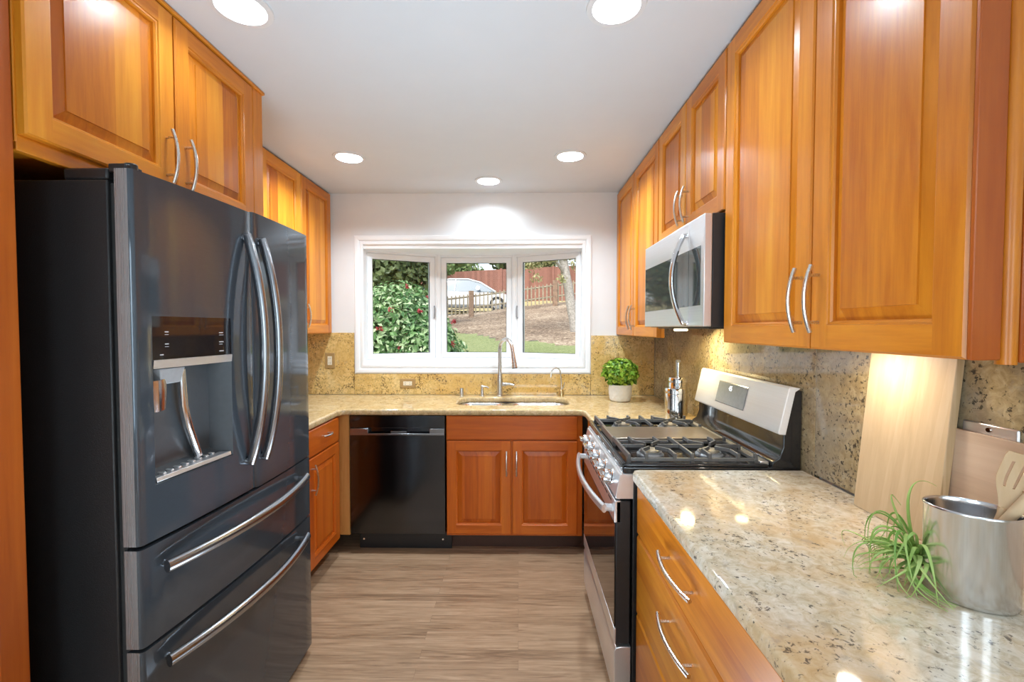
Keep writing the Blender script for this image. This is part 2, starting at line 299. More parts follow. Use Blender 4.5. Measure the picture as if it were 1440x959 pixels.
# ------------------------------------------------------------------ mesh builder
class B:
    def __init__(s): s.v = []; s.f = []; s.m = []
    def add(s, vs, fs, mi=0):
        o = len(s.v); s.v += [tuple(p) for p in vs]
        for f in fs: s.f.append([i + o for i in f]); s.m.append(mi)
        return s
    def box(s, x0, x1, y0, y1, z0, z1, mi=0):
        v = [(x, y, z) for x in (x0, x1) for y in (y0, y1) for z in (z0, z1)]
        return s.add(v, [(0, 1, 3, 2), (4, 6, 7, 5), (0, 4, 5, 1), (2, 3, 7, 6), (0, 2, 6, 4), (1, 5, 7, 3)], mi)
    def rings(s, rs, cap0=True, cap1=True, mi=0, mis=None, closed=True):
        n = len(rs[0]); v = [p for r in rs for p in r]; f = []; fm = []
        for k in range(len(rs) - 1):
            for i in range(n if closed else n - 1):
                j = (i + 1) % n
                f.append((k * n + i, k * n + j, (k + 1) * n + j, (k + 1) * n + i)); fm.append(mis[i] if mis else mi)
        if cap0: f.append(tuple(range(n - 1, -1, -1))); fm.append(mi)
        if cap1: f.append(tuple((len(rs) - 1) * n + i for i in range(n))); fm.append(mi)
        o = len(s.v); s.v += [tuple(p) for p in v]
        for q, m_ in zip(f, fm): s.f.append([i + o for i in q]); s.m.append(m_)
        return s
    def tube(s, pts, r, n=10, mi=0, flat=None, caps=True, up=None):
        """sweep a circle (or an ellipse: flat=(a,b)) along a path; r scalar or list"""
        P = [Vector(p) for p in pts]; k = len(P)
        T = [(P[min(i + 1, k - 1)] - P[max(i - 1, 0)]).normalized() for i in range(k)]
        u = Vector(up) if up else (Vector((0, 0, 1)) if abs(T[0].z) < 0.9 else Vector((1, 0, 0)))
        rs = []
        for i in range(k):
            u = (u - T[i] * u.dot(T[i])).normalized(); w = T[i].cross(u)
            rr = r[i] if isinstance(r, (list, tuple)) else r
            a, b = (flat[0] * rr, flat[1] * rr) if flat else (rr, rr)
            rs.append([P[i] + u * (a * math.cos(t)) + w * (b * math.sin(t)) for t in [2 * math.pi * q / n for q in range(n)]])
        return s.rings(rs, caps, caps, mi)
    def lathe(s, prof, c=(0, 0, 0), n=24, mi=0, axis=None, cap0=True, cap1=True):
        A = axis if axis else Matrix.Identity(3)
        rs = [[Vector(c) + A @ Vector((r * math.cos(2 * math.pi * q / n), r * math.sin(2 * math.pi * q / n), z)) for q in range(n)] for r, z in prof]
        return s.rings(rs, cap0, cap1, mi)
    def prism(s, poly, fn, a0, a1, mi=0):
        """poly: list of (u,v); fn(u,v,a) -> point"""
        return s.rings([[fn(u, v, a0) for u, v in poly], [fn(u, v, a1) for u, v in poly]], True, True, mi)
ORIG = {}
def obj(name, b, mat, parent=None, bevel=0.0, segs=2, smooth=35, normals=True, **props):
    root = parent
    o0 = Vector((0, 0, 0))
    if parent is not None: o0 = ORIG[parent.name]
    elif 'origin' in props: o0 = Vector(props.pop('origin'))
    me = bpy.data.meshes.new(name)
    me.from_pydata([tuple(Vector(v) - o0) for v in b.v], [], b.f)
    mats = mat if isinstance(mat, (list, tuple)) else [mat]
    for m in mats: me.materials.append(m)
    if len(mats) > 1: me.polygons.foreach_set('material_index', b.m)
    if normals:
        bm = bmesh.new(); bm.from_mesh(me); bmesh.ops.recalc_face_normals(bm, faces=bm.faces); bm.to_mesh(me); bm.free()
    if smooth:
        me.polygons.foreach_set('use_smooth', [True] * len(me.polygons)); me.set_sharp_from_angle(angle=R(smooth))
    me.update()
    o = bpy.data.objects.new(name, me); COL.objects.link(o)
    if parent is not None: o.parent = parent
    else: o.location = o0
    ORIG[o.name] = o0
    if bevel:
        md = o.modifiers.new('edge', 'BEVEL'); md.width = bevel; md.segments = segs; md.limit_method = 'ANGLE'; md.angle_limit = R(40); md.harden_normals = False
    for k, v in props.items(): o[k] = v
    return o
def tag(o, label, cat, group=None):
    o['label'] = label; o['category'] = cat
    if group: o['group'] = group
    return o
def thing(name, label, cat, loc=(0, 0, 0), group=None):
    o = bpy.data.objects.new(name, None); o.empty_display_size = 0.05; COL.objects.link(o); o.location = loc
    ORIG[o.name] = Vector(loc); return tag(o, label, cat, group)
def struct(name, b, mat, parent=None, **k):
    o = obj(name, b, mat, parent, **k)
    if parent is None: o['kind'] = 'structure'
    return o
def copy_tree(o, parent=None):
    c = o.copy(); COL.objects.link(c); c.parent = parent
    for ch in list(o.children): copy_tree(ch, c)
    return c
def flat_shape(name, outer, holes, z0, z1, bev=0.0, res=3):
    """a slab with holes: filled 2D outline given thickness and rounded edges, returned as a builder"""
    cu = bpy.data.curves.new(name, 'CURVE'); cu.dimensions = '2D'; cu.fill_mode = 'BOTH'
    for poly in [outer] + holes:
        sp = cu.splines.new('POLY'); sp.points.add(len(poly) - 1); sp.use_cyclic_u = True
        for p, q in zip(sp.points, poly): p.co = (q[0], q[1], 0, 1)
    cu.extrude = (z1 - z0) / 2 - bev; cu.bevel_depth = bev; cu.bevel_resolution = res; cu.offset = -bev
    o = bpy.data.objects.new(name, cu); COL.objects.link(o)
    dg = bpy.context.evaluated_depsgraph_get(); me = bpy.data.meshes.new_from_object(o.evaluated_get(dg))
    b = B(); b.add([(v.co.x, v.co.y, v.co.z + (z0 + z1) / 2) for v in me.vertices], [tuple(p.vertices) for p in me.polygons])
    bpy.data.objects.remove(o); bpy.data.curves.remove(cu); bpy.data.meshes.remove(me)
    return b
def circle(cx, cy, r, n=40): return [(cx + r * math.cos(2 * math.pi * i / n), cy + r * math.sin(2 * math.pi * i / n)) for i in range(n)]
def rrect(x0, x1, y0, y1, r, n=6):
    out = []
    for cx, cy, a in ((x1 - r, y1 - r, 0), (x0 + r, y1 - r, 90), (x0 + r, y0 + r, 180), (x1 - r, y0 + r, 270)):
        for k in range(n + 1):
            t = R(a + 90 * k / n); out.append((cx + r * math.cos(t), cy + r * math.sin(t)))
    return out

# ------------------------------------------------------------------ the room
XL, XR, YB, YR, ZC = -1.745, 1.04, 3.38, -3.0, 2.43     # left wall, right wall, back wall, rear wall, ceiling
struct('floor', B().box(XL - .1, XR + .1, YR - .1, YB + .1, -0.05, 0), M['floor'], smooth=0)
CANS = [(-0.876, 1.43), (0.307, 1.44), (-1.003, 2.666), (0.304, 2.663), (-0.206, 3.10), (-0.876, -0.6), (0.307, -0.6)]
struct('ceiling', flat_shape('c', [(XL - .1, YR - .1), (XR + .1, YR - .1), (XR + .1, YB + .1), (XL - .1, YB + .1)],
       [circle(x, y, 0.083) for x, y in CANS], ZC, ZC + .02), M['ceiling'], smooth=0)
b = B(); LY0, LY1, LZ0, LZ1 = -2.68, -1.12, .40, 2.28  # unseen side window opening, added for light from the left
b.box(XL - .1, XL, YR - .1, LY0, 0, ZC); b.box(XL - .1, XL, LY1, YB + .1, 0, ZC); b.box(XL - .1, XL, LY0, LY1, 0, LZ0); b.box(XL - .1, XL, LY0, LY1, LZ1, ZC)
struct('wall_left', b, M['wall'], smooth=0)
w3 = bpy.data.objects.new('window_3', None); COL.objects.link(w3); w3['kind'] = 'structure'; ORIG['window_3'] = Vector((0, 0, 0))
b = B()
for y in (LY0, (LY0 + LY1) / 2 - .03, LY1 - .06): b.box(XL - .08, XL - .02, y, y + .06, LZ0, LZ1)
b.box(XL - .08, XL - .02, LY0, LY1, LZ0, LZ0 + .06); b.box(XL - .08, XL - .02, LY0, LY1, LZ1 - .06, LZ1)
obj('window_frame', b, M['white'], w3, bevel=.004)
obj('pane', B().box(XL - .055, XL - .05, LY0 + .05, LY1 - .05, LZ0 + .05, LZ1 - .05), M['glass'], w3, smooth=0)
struct('wall_right', B().box(XR, XR + .1, YR - .1, YB + .1, 0, ZC), M['wall'], smooth=0)
OX0, OX1, OZ0, OZ1 = -1.19, 0.498, 1.125, 2.062          # window opening
b = B(); b.box(XL, OX0, YB, YB + .1, 0, ZC); b.box(OX1, XR, YB, YB + .1, 0, ZC); b.box(OX0, OX1, YB, YB + .1, 0, OZ0); b.box(OX0, OX1, YB, YB + .1, OZ1, ZC)
struct('wall_back', b, M['wall'], smooth=0)
b = B(); RX0, RX1, RZ1 = -0.18, 0.90, 2.30                # dining end: unseen glazed opening, added to let fill light in
b.box(XL, RX0, YR - .1, YR, 0, ZC); b.box(RX1, XR, YR - .1, YR, 0, ZC); b.box(RX0, RX1, YR - .1, YR, RZ1, ZC); b.box(RX0, RX1, YR - .1, YR, 0, .35)
struct('wall_rear', b, M['wall'], smooth=0)
w2 = bpy.data.objects.new('window_2', None); COL.objects.link(w2); w2['kind'] = 'structure'; ORIG['window_2'] = Vector((0, 0, 0))
b = B()
for x in (RX0, (RX0 + RX1) / 2 - .03, RX1 - .06): b.box(x, x + .06, YR - .08, YR - .02, .35, RZ1)
b.box(RX0, RX1, YR - .08, YR - .02, .35, .43); b.box(RX0, RX1, YR - .08, YR - .02, RZ1 - .06, RZ1)
obj('window_frame', b, M['white'], w2, bevel=.004)
obj('pane', B().box(RX0 + .05, RX1 - .05, YR - .055, YR - .05, .42, RZ1 - .05), M['glass'], w2, smooth=0)

# ------------------------------------------------------------------ the bay window over the sink
win = bpy.data.objects.new('window_1', None); COL.objects.link(win); win['kind'] = 'structure'; ORIG['window_1'] = Vector((0, 0, 0))
def yx(x, y, z): return (x, y, z)
def frame_profile(x0, x1, z0, z1, prof, y):              # mitred casing: prof = list of (outset, depth towards the room)
    return [[(x0 - o, y - d, z0 - o), (x1 + o, y - d, z0 - o), (x1 + o, y - d, z1 + o), (x0 - o, y - d, z1 + o)] for o, d in prof]
b = B(); rs = frame_profile(OX0 + .02, OX1 - .02, OZ0 + .017, OZ1 - .017, [(0, -.06), (0, .012), (.006, .016), (.020, .016), (.026, .010), (.034, .019), (.050, .024), (.060, .024), (.066, .017), (.069, .017), (.069, 0)], YB)
b.rings(rs, False, False); obj('window_casing', b, M['white'], win, smooth=20)
BA, BB = (OX0 + .004, YB + .05), (-0.662, 3.69); BC, BD = (-0.034, 3.69), (OX1 - .004, YB + .05)
poly = [(OX0, YB - .0), (OX1, YB - .0), (OX1, YB + .07), (BC[0] + .01, 3.76), (BB[0] - .01, 3.76), (OX0, YB + .07)]
obj('window_seat', B().prism(poly, lambda u, v, a: (u, v, a), OZ0 + .005, OZ0 + .035), M['white'], win, bevel=.003)
obj('window_soffit', B().prism(poly, lambda u, v, a: (u, v, a), OZ1 - .045, OZ1 + .05), M['white'], win)
def sash(p, q, z0, z1, lock):
    p = Vector((p[0], p[1], 0)); q = Vector((q[0], q[1], 0)); d = (q - p); ln = d.length; d.normalize(); n = Vector((-d.y, d.x, 0))
    def W_(u, w, z): return p + d * u + n * w + Vector((0, 0, z))
    def rect(i, w): return [W_(i, w, z0 + i), W_(ln - i, w, z0 + i), W_(ln - i, w, z1 - i), W_(i, w, z1 - i)]
    b = B(); b.rings([rect(0, .06), rect(0, 0), rect(.020, 0), rect(.024, .012), rect(.026, .006), rect(.060, .006), rect(.066, .016), rect(.066, .06), rect(0, .06)], False, False)
    f = obj('sash', b, M['white'], win, smooth=20)
    g = B(); g.rings([rect(.062, .030), rect(.062, .034)]); obj('pane', g, M['glass'], f, smooth=0)
    s = B(); s.rings([rect(.062, .026), rect(.062, .038), rect(.069, .038), rect(.069, .026), rect(.062, .026)], False, False); obj('pane_seal', s, M['rubber'], f, smooth=0)
    if lock is not None:
        k = B(); u0 = lock * ln
        k.tube([W_(u0, -.001, 1.50), W_(u0, -.014, 1.51), W_(u0, -.014, 1.58), W_(u0, -.008, 1.60)], .006, 8); obj('latch', k, M['grey_plastic'], f)
    return f
ZS0, ZS1 = 1.150, 2.022
sash(BA, BB, ZS0, ZS1, .94); sash(BB, BC, ZS0, ZS1, None); sash(BC, BD, ZS0, ZS1, .05)
b = B()
for x in (BB[0], BC[0]): b.lathe([(.024, 0), (.024, ZS1 - ZS0)], (x, 3.705, ZS0), 12)
obj('mullion', b, M['white'], win)
b = B(); b.tube([(-.95, YB + .145, 1.166), (-.95, YB + .115, 1.172), (-.90, YB + .125, 1.170), (-.87, YB + .13, 1.165)], .006, 8)
obj('crank', b, M['white'], win)
b = B(); b.tube([(.26, YB + .125, 1.166), (.26, YB + .10, 1.172), (.21, YB + .115, 1.170), (.18, YB + .13, 1.165)], .006, 8)
obj('crank', b, M['white'], win)

# ------------------------------------------------------------------ recessed ceiling lights
def can(x, y, label, group=None):
    t = thing('recessed_light', label, 'ceiling light', (x, y, ZC), 'recessed ceiling lights')
    b = B(); b.lathe([(.082, .03), (.072, .004), (.074, -.006), (.092, -.005), (.094, 0), (.083, 0)], (x, y, ZC), 40, cap0=False, cap1=False)
    obj('trim_ring', b, M['lightwhite'], t)
    b = B(); b.lathe([(.073, .001), (.060, .05), (.058, .052)], (x, y, ZC), 40, cap0=False, cap1=False); obj('reflector', b, M['lightwhite'], t)
    b = B(); b.lathe([(.0585, .052), (.0585, .048), (.02, .044)], (x, y, ZC), 40); obj('lens', b, M['lens'], t)
    return t
CAN_LABELS = ['large recessed light at the top beside the refrigerator cabinet', 'recessed light at the top nearest the right wall cabinets',
              'recessed light further back on the left of the ceiling', 'recessed light further back on the right of the ceiling', 'small recessed light over the window, nearest the back wall',
              'recessed light in the ceiling behind the viewer on the left', 'recessed light in the ceiling behind the viewer on the right']
c0 = can(*CANS[0], CAN_LABELS[0])
for i, (x, y) in enumerate(CANS):
    if i:
        c = copy_tree(c0); c.location = (x, y, ZC); c['label'] = CAN_LABELS[i]
    light('recessed_lamp', 'AREA', (x, y, ZC + .036), CAN_W * (.3 if y > 3 else 1.15 if y > 2 else .16 if x < 0 else .32), (0.76, 0.89, 1.0), (0, 0, 0), shape='DISK', size=0.10)

# ------------------------------------------------------------------ cabinet joinery
def plane_right(w0): return lambda u, v, w: (w0 - w, u, v)      # faces the room from the right wall: u = Y
def plane_left(w0): return lambda u, v, w: (w0 + w, u, v)
def plane_back(w0): return lambda u, v, w: (u, w0 - w, v)       # u = X
def ring(F, u0, u1, v0, v1, i, w): return [F(u0 + i, v0 + i, w), F(u1 - i, v0 + i, w), F(u1 - i, v1 - i, w), F(u0 + i, v1 - i, w)]
def door(parent, F, u0, u1, v0, v1, tones, sw=0.058, name='door'):
    """raised-panel door; tones = (upright, cross, panel) materials"""
    b = B(); g = .0015; u0 += g; u1 -= g
    b.rings([ring(F, u0, u1, v0, v1, 0, 0), ring(F, u0, u1, v0, v1, 0, .016), ring(F, u0, u1, v0, v1, .004, .020)], True, False, mis=[1, 0, 1, 0])
    o, i = .004, sw
    for (a, c, e, f, m_) in ((u0 + o, u0 + i, v0 + o, v1 - o, 0), (u1 - i, u1 - o, v0 + o, v1 - o, 0), (u0 + i, u1 - i, v0 + o, v0 + i, 1), (u0 + i, u1 - i, v1 - i, v1 - o, 1)):
        b.add([F(a, e, .020), F(c, e, .020), F(c, f, .020), F(a, f, .020)], [(0, 1, 2, 3)], m_)
    b.rings([ring(F, u0, u1, v0, v1, i, .020), ring(F, u0, u1, v0, v1, i + .002, .0165), ring(F, u0, u1, v0, v1, i + .006, .0155), ring(F, u0, u1, v0, v1, i + .010, .011), ring(F, u0, u1, v0, v1, i + .011, .003)], False, False, mis=[1, 0, 1, 0])
    d = obj(name, b, [tones[0], tones[1]], parent, smooth=25)
    b = B(); i += .0095
    b.rings([ring(F, u0, u1, v0, v1, i, .002), ring(F, u0, u1, v0, v1, i, .0035), ring(F, u0, u1, v0, v1, i + .004, .0045), ring(F, u0, u1, v0, v1, i + .028, .0125), ring(F, u0, u1, v0, v1, i + .0288, .0158), ring(F, u0, u1, v0, v1, i + .033, .0160)])
    obj('raised_panel', b, tones[2], d, smooth=12)
    return d
def pull(parent, F, u, v, ln, vertical=True, w=.020, r=.0052, mat='nickel'):
    """arched bar pull on two posts"""
    b = B(); pts = []
    for k in range(15):
        t = -1 + 2 * k / 14; h = w + .020 + .016 * (1 - t * t)
        pts.append(F(u, v + t * ln / 2, h) if vertical else F(u + t * ln / 2, v, h))
    b.tube(pts, r, 10)
    for t in (-.7, .7):
        h = w + .020 + .016 * (1 - t * t)
        p = (lambda q: F(u, v + t * ln / 2, q)) if vertical else (lambda q: F(u + t * ln / 2, v, q))
        b.tube([p(w - .001), p(h)], .0042, 8)
    return obj('handle', b, M[mat], parent)
TR = (M['cherry_z'], M['cherry_y'], M['cherry_panel']); TB = (M['red_z'], M['red_x'], M['red_panel']); TBL = (M['red_z'], M['red_y'], M['red_panel'])
XU = 0.755                                               # face of the right wall cabinets' boxes
ZU = 1.366
# --- right wall: far pair
t = thing('wall_cabinet', 'two-door cherry wall cabinet in the back right corner, beside the window', 'cabinet', (XU, 2.88, ZU), 'right wall cabinets')
obj('body', B().box(XU, XU + .02, 2.384, 3.377, ZU, ZC - .002).box(XU + .02, 1.012, 2.384, 3.377, ZU + .055, ZC - .002), M['cherry_z'], t, bevel=.002)
F = plane_right(XU)
d = door(t, F, 2.386, 2.880, ZU + .002, 2.412, TR); pull(d, F, 2.845, ZU + .12, .155)
d = door(t, F, 2.883, 3.374, ZU + .002, 2.412, TR); pull(d, F, 2.918, ZU + .12, .155)
# --- over the microwave
t = thing('wall_cabinet', 'short two-door cherry wall cabinet directly above the microwave', 'cabinet', (XU, 2.0, 1.84), 'right wall cabinets')
obj('body', B().box(XU, 1.035, 1.622, 2.381, 1.840, ZC - .002), M['cherry_z'], t, bevel=.002)
d = door(t, F, 1.624, 1.999, 1.845, 2.412, TR); pull(d, F, 1.965, 1.955, .155)
d = door(t, F, 2.002, 2.379, 1.845, 2.412, TR); pull(d, F, 2.036, 1.955, .155)
# --- near pair
t = thing('wall_cabinet', 'tall two-door cherry wall cabinet above the cutting boards', 'cabinet', (XU, 1.18, ZU), 'right wall cabinets')
obj('body', B().box(XU, XU + .02, .744, 1.619, ZU, ZC - .002).box(XU + .02, 1.012, .744, 1.619, ZU + .02, ZC - .002), M['cherry_z'], t, bevel=.002)
d = door(t, F, 1.143, 1.617, ZU + .002, 2.412, TR); pull(d, F, 1.173, ZU + .125, .165)
d = door(t, F, .746, 1.140, ZU + .002, 2.412, TR); pull(d, F, 1.108, ZU + .125, .165)
b = B(); b.tube([(.797, .742, ZU - .006), (.797, .742, ZC - .004)], .0135, 12, flat=(1, 1)); obj('corner_bead', b, M['cherry_z'], t)
b = B(); b.box(.735, .783, .736, .744, ZU + .001, ZC - .004); obj('end_stile', b, M['side_red'], t, bevel=.002)
b = B(); b.box(.812, .832, .734, .744, ZU - .003, ZC - .004); obj('end_post', b, M['side_red'], t, bevel=.003)
F2 = lambda u, v, w: (u, .744 - w, v)
b = B(); b.rings([ring(F2, .832, 1.012, ZU - .003, ZC - .004, 0, 0), ring(F2, .832, 1.012, ZU - .003, ZC - .004, 0, .012), ring(F2, .832, 1.012, ZU - .003, ZC - .004, .02, .012), ring(F2, .832, 1.012, ZU - .003, ZC - .004, .026, .004)]); obj('end_panel', b, M['side_red'], t, smooth=20)
# under-cabinet lamp
ul = thing('under_cabinet_light', 'small warm puck lamp under the near wall cabinet, above the tall cutting board', 'lamp', (.90, 1.20, ZU + .008))
b = B(); b.lathe([(.034, 0), (.036, -.004), (.034, -.012), (.026, -.012)], (.90, 1.20, ZU + .02), 24, cap1=False); obj('housing', b, M['stainless_y'], ul)
b = B(); b.lathe([(.026, -.0118), (.026, -.0105)], (.90, 1.20, ZU + .02), 24); obj('lens', b, M['warm_lens'], ul)
light('under_cabinet_lamp', 'AREA', (.90, 1.20, ZU + .006), UNDER_W, (1.0, 0.90, 0.76), (0, 0, 0), shape='DISK', size=.05)

# --- left wall: pair beyond the refrigerator
XLU = -1.43; FL = plane_left(XLU)
t = thing('wall_cabinet', 'two-door cherry wall cabinet left of the window, behind the refrigerator', 'cabinet', (XLU, 2.9, 1.378))
obj('body', B().box(XL + .003, XLU, 2.45, 3.377, 1.378, ZC - .002), M['cherry_z'], t, bevel=.002)
d = door(t, FL, 2.452, 2.908, 1.380, 2.418, TR); pull(d, FL, 2.872, 1.50, .155)
d = door(t, FL, 2.911, 3.364, 1.380, 2.418, TR); pull(d, FL, 2.947, 1.50, .155)
t = thing('wall_cabinet', 'narrow cherry wall cabinet hidden beyond the refrigerator top', 'cabinet', (XLU, 2.2, 1.378))
obj('body', B().box(XL + .003, XLU, 1.962, 2.447, 1.378, ZC - .002), M['cherry_z'], t, bevel=.002)
d = door(t, FL, 1.964, 2.447, 1.380, 2.418, TR); pull(d, FL, 2.40, 1.50, .155)
# --- above the refrigerator
XF = -1.118; FF = plane_left(XF)
t = thing('wall_cabinet', 'deep two-door cherry cabinet above the black refrigerator', 'cabinet', (XF, 1.45, 1.8165))
obj('body', B().box(XL + .003, XF, .990, 1.930, 1.835, ZC - .002), M['cherry_z'], t, bevel=.002)
obj('face_rail', B().box(XF - .02, XF + .001, .992, 1.858, 1.8165, 1.852), M['cherry_y'], t, bevel=.002)
obj('end_stile', B().box(XF - .02, XF + .0185, 1.864, 1.931, 1.8165, ZC - .012), M['cherry_z'], t, bevel=.002)
obj('crown_bead', B().box(XF - .02, XF + .027, .992, 1.940, ZC - .014, ZC - .001), M['cherry_y'], t, bevel=.004, segs=3)
d = door(t, FF, .994, 1.436, 1.853, 2.413, TR); pull(d, FF, 1.397, 1.955, .165)
d = door(t, FF, 1.440, 1.862, 1.853, 2.413, TR); pull(d, FF, 1.477, 1.955, .165)
b = B().box(XL + .003, -1.115, .925, .985, 0, ZC - .002)
tag(obj('refrigerator_side_panel', b, M['side_red'], bevel=.003, origin=(-1.4, .955, 0)), 'full-height cherry end panel at the left edge, in front of the refrigerator', 'panel')

# --- base cabinets, back run
YF = 2.780; FB = plane_back(YF)
t = thing('base_cabinet', 'two-door cherry sink cabinet under the window beside the dishwasher', 'cabinet', (-.04, YF, 0))
obj('body', B().box(-.451, .40, YF, YF + .02, .112, .874).box(-.451, .40, YF + .02, 3.36, .112, .60), M['red_z'], t, bevel=.001)
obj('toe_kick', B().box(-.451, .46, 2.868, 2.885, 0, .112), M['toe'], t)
b = B(); b.rings([ring(FB, -.449, .368, .724, .872, 0, 0), ring(FB, -.449, .368, .724, .872, 0, .016), ring(FB, -.449, .368, .724, .872, .005, .020)]); obj('false_drawer_front', b, M['red_x'], t)
d = door(t, FB, -.449, -.045, .128, .716, TB); pull(d, FB, -.073, .58, .155)
d = door(t, FB, -.038, .368, .128, .716, TB); pull(d, FB, -.011, .58, .155)
# --- base cabinet, left run
XB = -1.132; FBL = plane_left(XB)
t = thing('base_cabinet', 'cherry base cabinet with one drawer and door between refrigerator and dishwasher', 'cabinet', (XB, 2.4, 0))
obj('body', B().box(XL + .003, XB, 1.965, 2.775, .105, .874), M['red_z'], t, bevel=.001)
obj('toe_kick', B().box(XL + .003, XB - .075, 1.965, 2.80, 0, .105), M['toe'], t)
b = B(); b.rings([ring(FBL, 2.335, 2.742, .722, .868, 0, 0), ring(FBL, 2.335, 2.742, .722, .868, 0, .016), ring(FBL, 2.335, 2.742, .722, .868, .005, .020)]); d = obj('drawer', b, M['red_y'], t)
pull(d, FBL, 2.54, .808, .11, False)
d = door(t, FBL, 2.335, 2.742, .108, .714, TBL); pull(d, FBL, 2.37, .600, .165)
b = B().box(XB, -1.062, YF - .004, YF + .016, .112, .874)
tag(obj('filler_strip', b, M['filler'], bevel=.001, origin=(-1.1, YF, .112)), 'narrow upright wood filler strip in the corner left of the dishwasher', 'panel')
# --- base cabinet, right run beyond the range
t = thing('base_cabinet', 'narrow cherry base cabinet in the corner between sink cabinet and range', 'cabinet', (.42, 2.56, 0))
FRB = plane_right(.44)
obj('body', B().box(.44, 1.035, 2.372, 2.778, .112, .874), M['red_z'], t, bevel=.001)
b = B(); b.rings([ring(FRB, 2.376, 2.70, .724, .868, 0, 0), ring(FRB, 2.376, 2.70, .724, .868, 0, .016), ring(FRB, 2.376, 2.70, .724, .868, .005, .020)]); obj('drawer', b, M['drawer_y'], t)
door(t, FRB, 2.376, 2.70, .116, .716, TBL)
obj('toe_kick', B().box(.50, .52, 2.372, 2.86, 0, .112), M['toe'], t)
# --- base cabinet, right near
t = thing('base_cabinet', 'cherry bank of wide drawers under the near right countertop', 'cabinet', (.44, 1.1, 0))
obj('body', B().box(.442, 1.035, -.40, 1.590, .105, .874), M['red_z'], t, bevel=.001)
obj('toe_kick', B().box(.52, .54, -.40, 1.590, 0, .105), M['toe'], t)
FN = plane_right(.442)
for v0, v1 in ((.688, .862), (.402, .682), (.112, .396)):
    b = B(); b.rings([ring(FN, .70, 1.582, v0, v1, 0, 0), ring(FN, .70, 1.582, v0, v1, 0, .014), ring(FN, .70, 1.582, v0, v1, .006, .020)])
    d = obj('drawer', b, M['drawer_y'], t); pull(d, FN, 1.155, v1 - .085, .235, False, r=.0062)
d = door(t, FN, .25, .696, .112, .862, TR); pull(d, FN, .66, .78, .155)
d = door(t, FN, -.198, .248, .112, .862, TR)

# ------------------------------------------------------------------ countertops and backsplash
ZT0, ZT1 = .876, .914
outer = [(XL + .004, 1.96), (-1.105, 1.96), (-1.105, 2.70), (-1.092, 2.738), (-1.055, 2.752), (.345, 2.752), (.392, 2.738), (.402, 2.69), (.402, 2.371), (1.018, 2.371), (1.018, 3.358), (XL + .004, 3.358)]
hole = rrect(-.415, .342, 2.915, 3.245, .085)
b = flat_shape('top', outer, [hole], ZT0, ZT1, .011)
tag(obj('countertop', b, M['granite_top'], smooth=40, origin=(-.4, 3.0, ZT0)), 'L-shaped golden granite countertop holding the sink under the window', 'countertop')
outer = [(.402, -.42), (1.018, -.42), (1.018, 1.597), (.43, 1.597), (.410, 1.588), (.402, 1.565)]
b = flat_shape('top', outer, [], ZT0, ZT1, .012)
tag(obj('countertop', b, M['granite_near'], smooth=40, origin=(.7, .6, ZT0)), 'pale speckled granite countertop in the near right corner, under the crock', 'countertop')
def slab(label, *q, mat='granite_gold'):
    b = B().box(*q); tag(obj('backsplash_slab', b, M[mat], bevel=.0015, smooth=0, origin=(q[0], q[2], q[4])), label, 'backsplash')
slab('golden granite backsplash slab left of the window, with an upright outlet', XL + .004, -1.242, 3.36, 3.379, .9145, 1.383)
slab('long low granite backsplash strip directly below the window', -1.240, .543, 3.36, 3.379, .9145, 1.072)
slab('granite backsplash slab right of the window, behind the potted shrub', .545, 1.019, 3.36, 3.379, .9145, 1.362)
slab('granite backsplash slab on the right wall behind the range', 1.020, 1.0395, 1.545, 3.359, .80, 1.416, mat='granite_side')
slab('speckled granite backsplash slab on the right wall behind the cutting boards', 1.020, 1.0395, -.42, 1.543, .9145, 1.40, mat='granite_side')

# ------------------------------------------------------------------ refrigerator
FY0, FY1 = 1.085, 1.922
def fx(y):
    t = (y - FY0) / (FY1 - FY0); return -.942 + .034 * t + .020 * 4 * t * (1 - t)
fr = thing('refrigerator', 'large black stainless french-door refrigerator with ice and water dispenser', 'refrigerator', (-1.3, 1.5, 0))
obj('cabinet_body', B().box(XL + .04, -1.003, FY0 + .002, FY1 - .004, .03, 1.782), M['fridge_side'], fr, bevel=.004)
obj('gasket', B().box(-1.004, -.984, FY0 + .012, FY1 - .014, .06, 1.775), M['rubber'], fr)
b = B(); b.box(-1.114, -1.003, FY0 + .004, FY1 - .006, 1.7822, 1.812); obj('top_cover', b, M['black_plastic'], fr, bevel=.006)
for y in (FY0 + .004, FY1 - .065):
    b = B(); b.box(-1.002, -.958, y, y + .050, 1.800, 1.822); b.lathe([(.014, 0), (.014, .022)], (-.966, y + .025, 1.806), 14); obj('hinge_cap', b, M['black_plastic'], fr, bevel=.003)
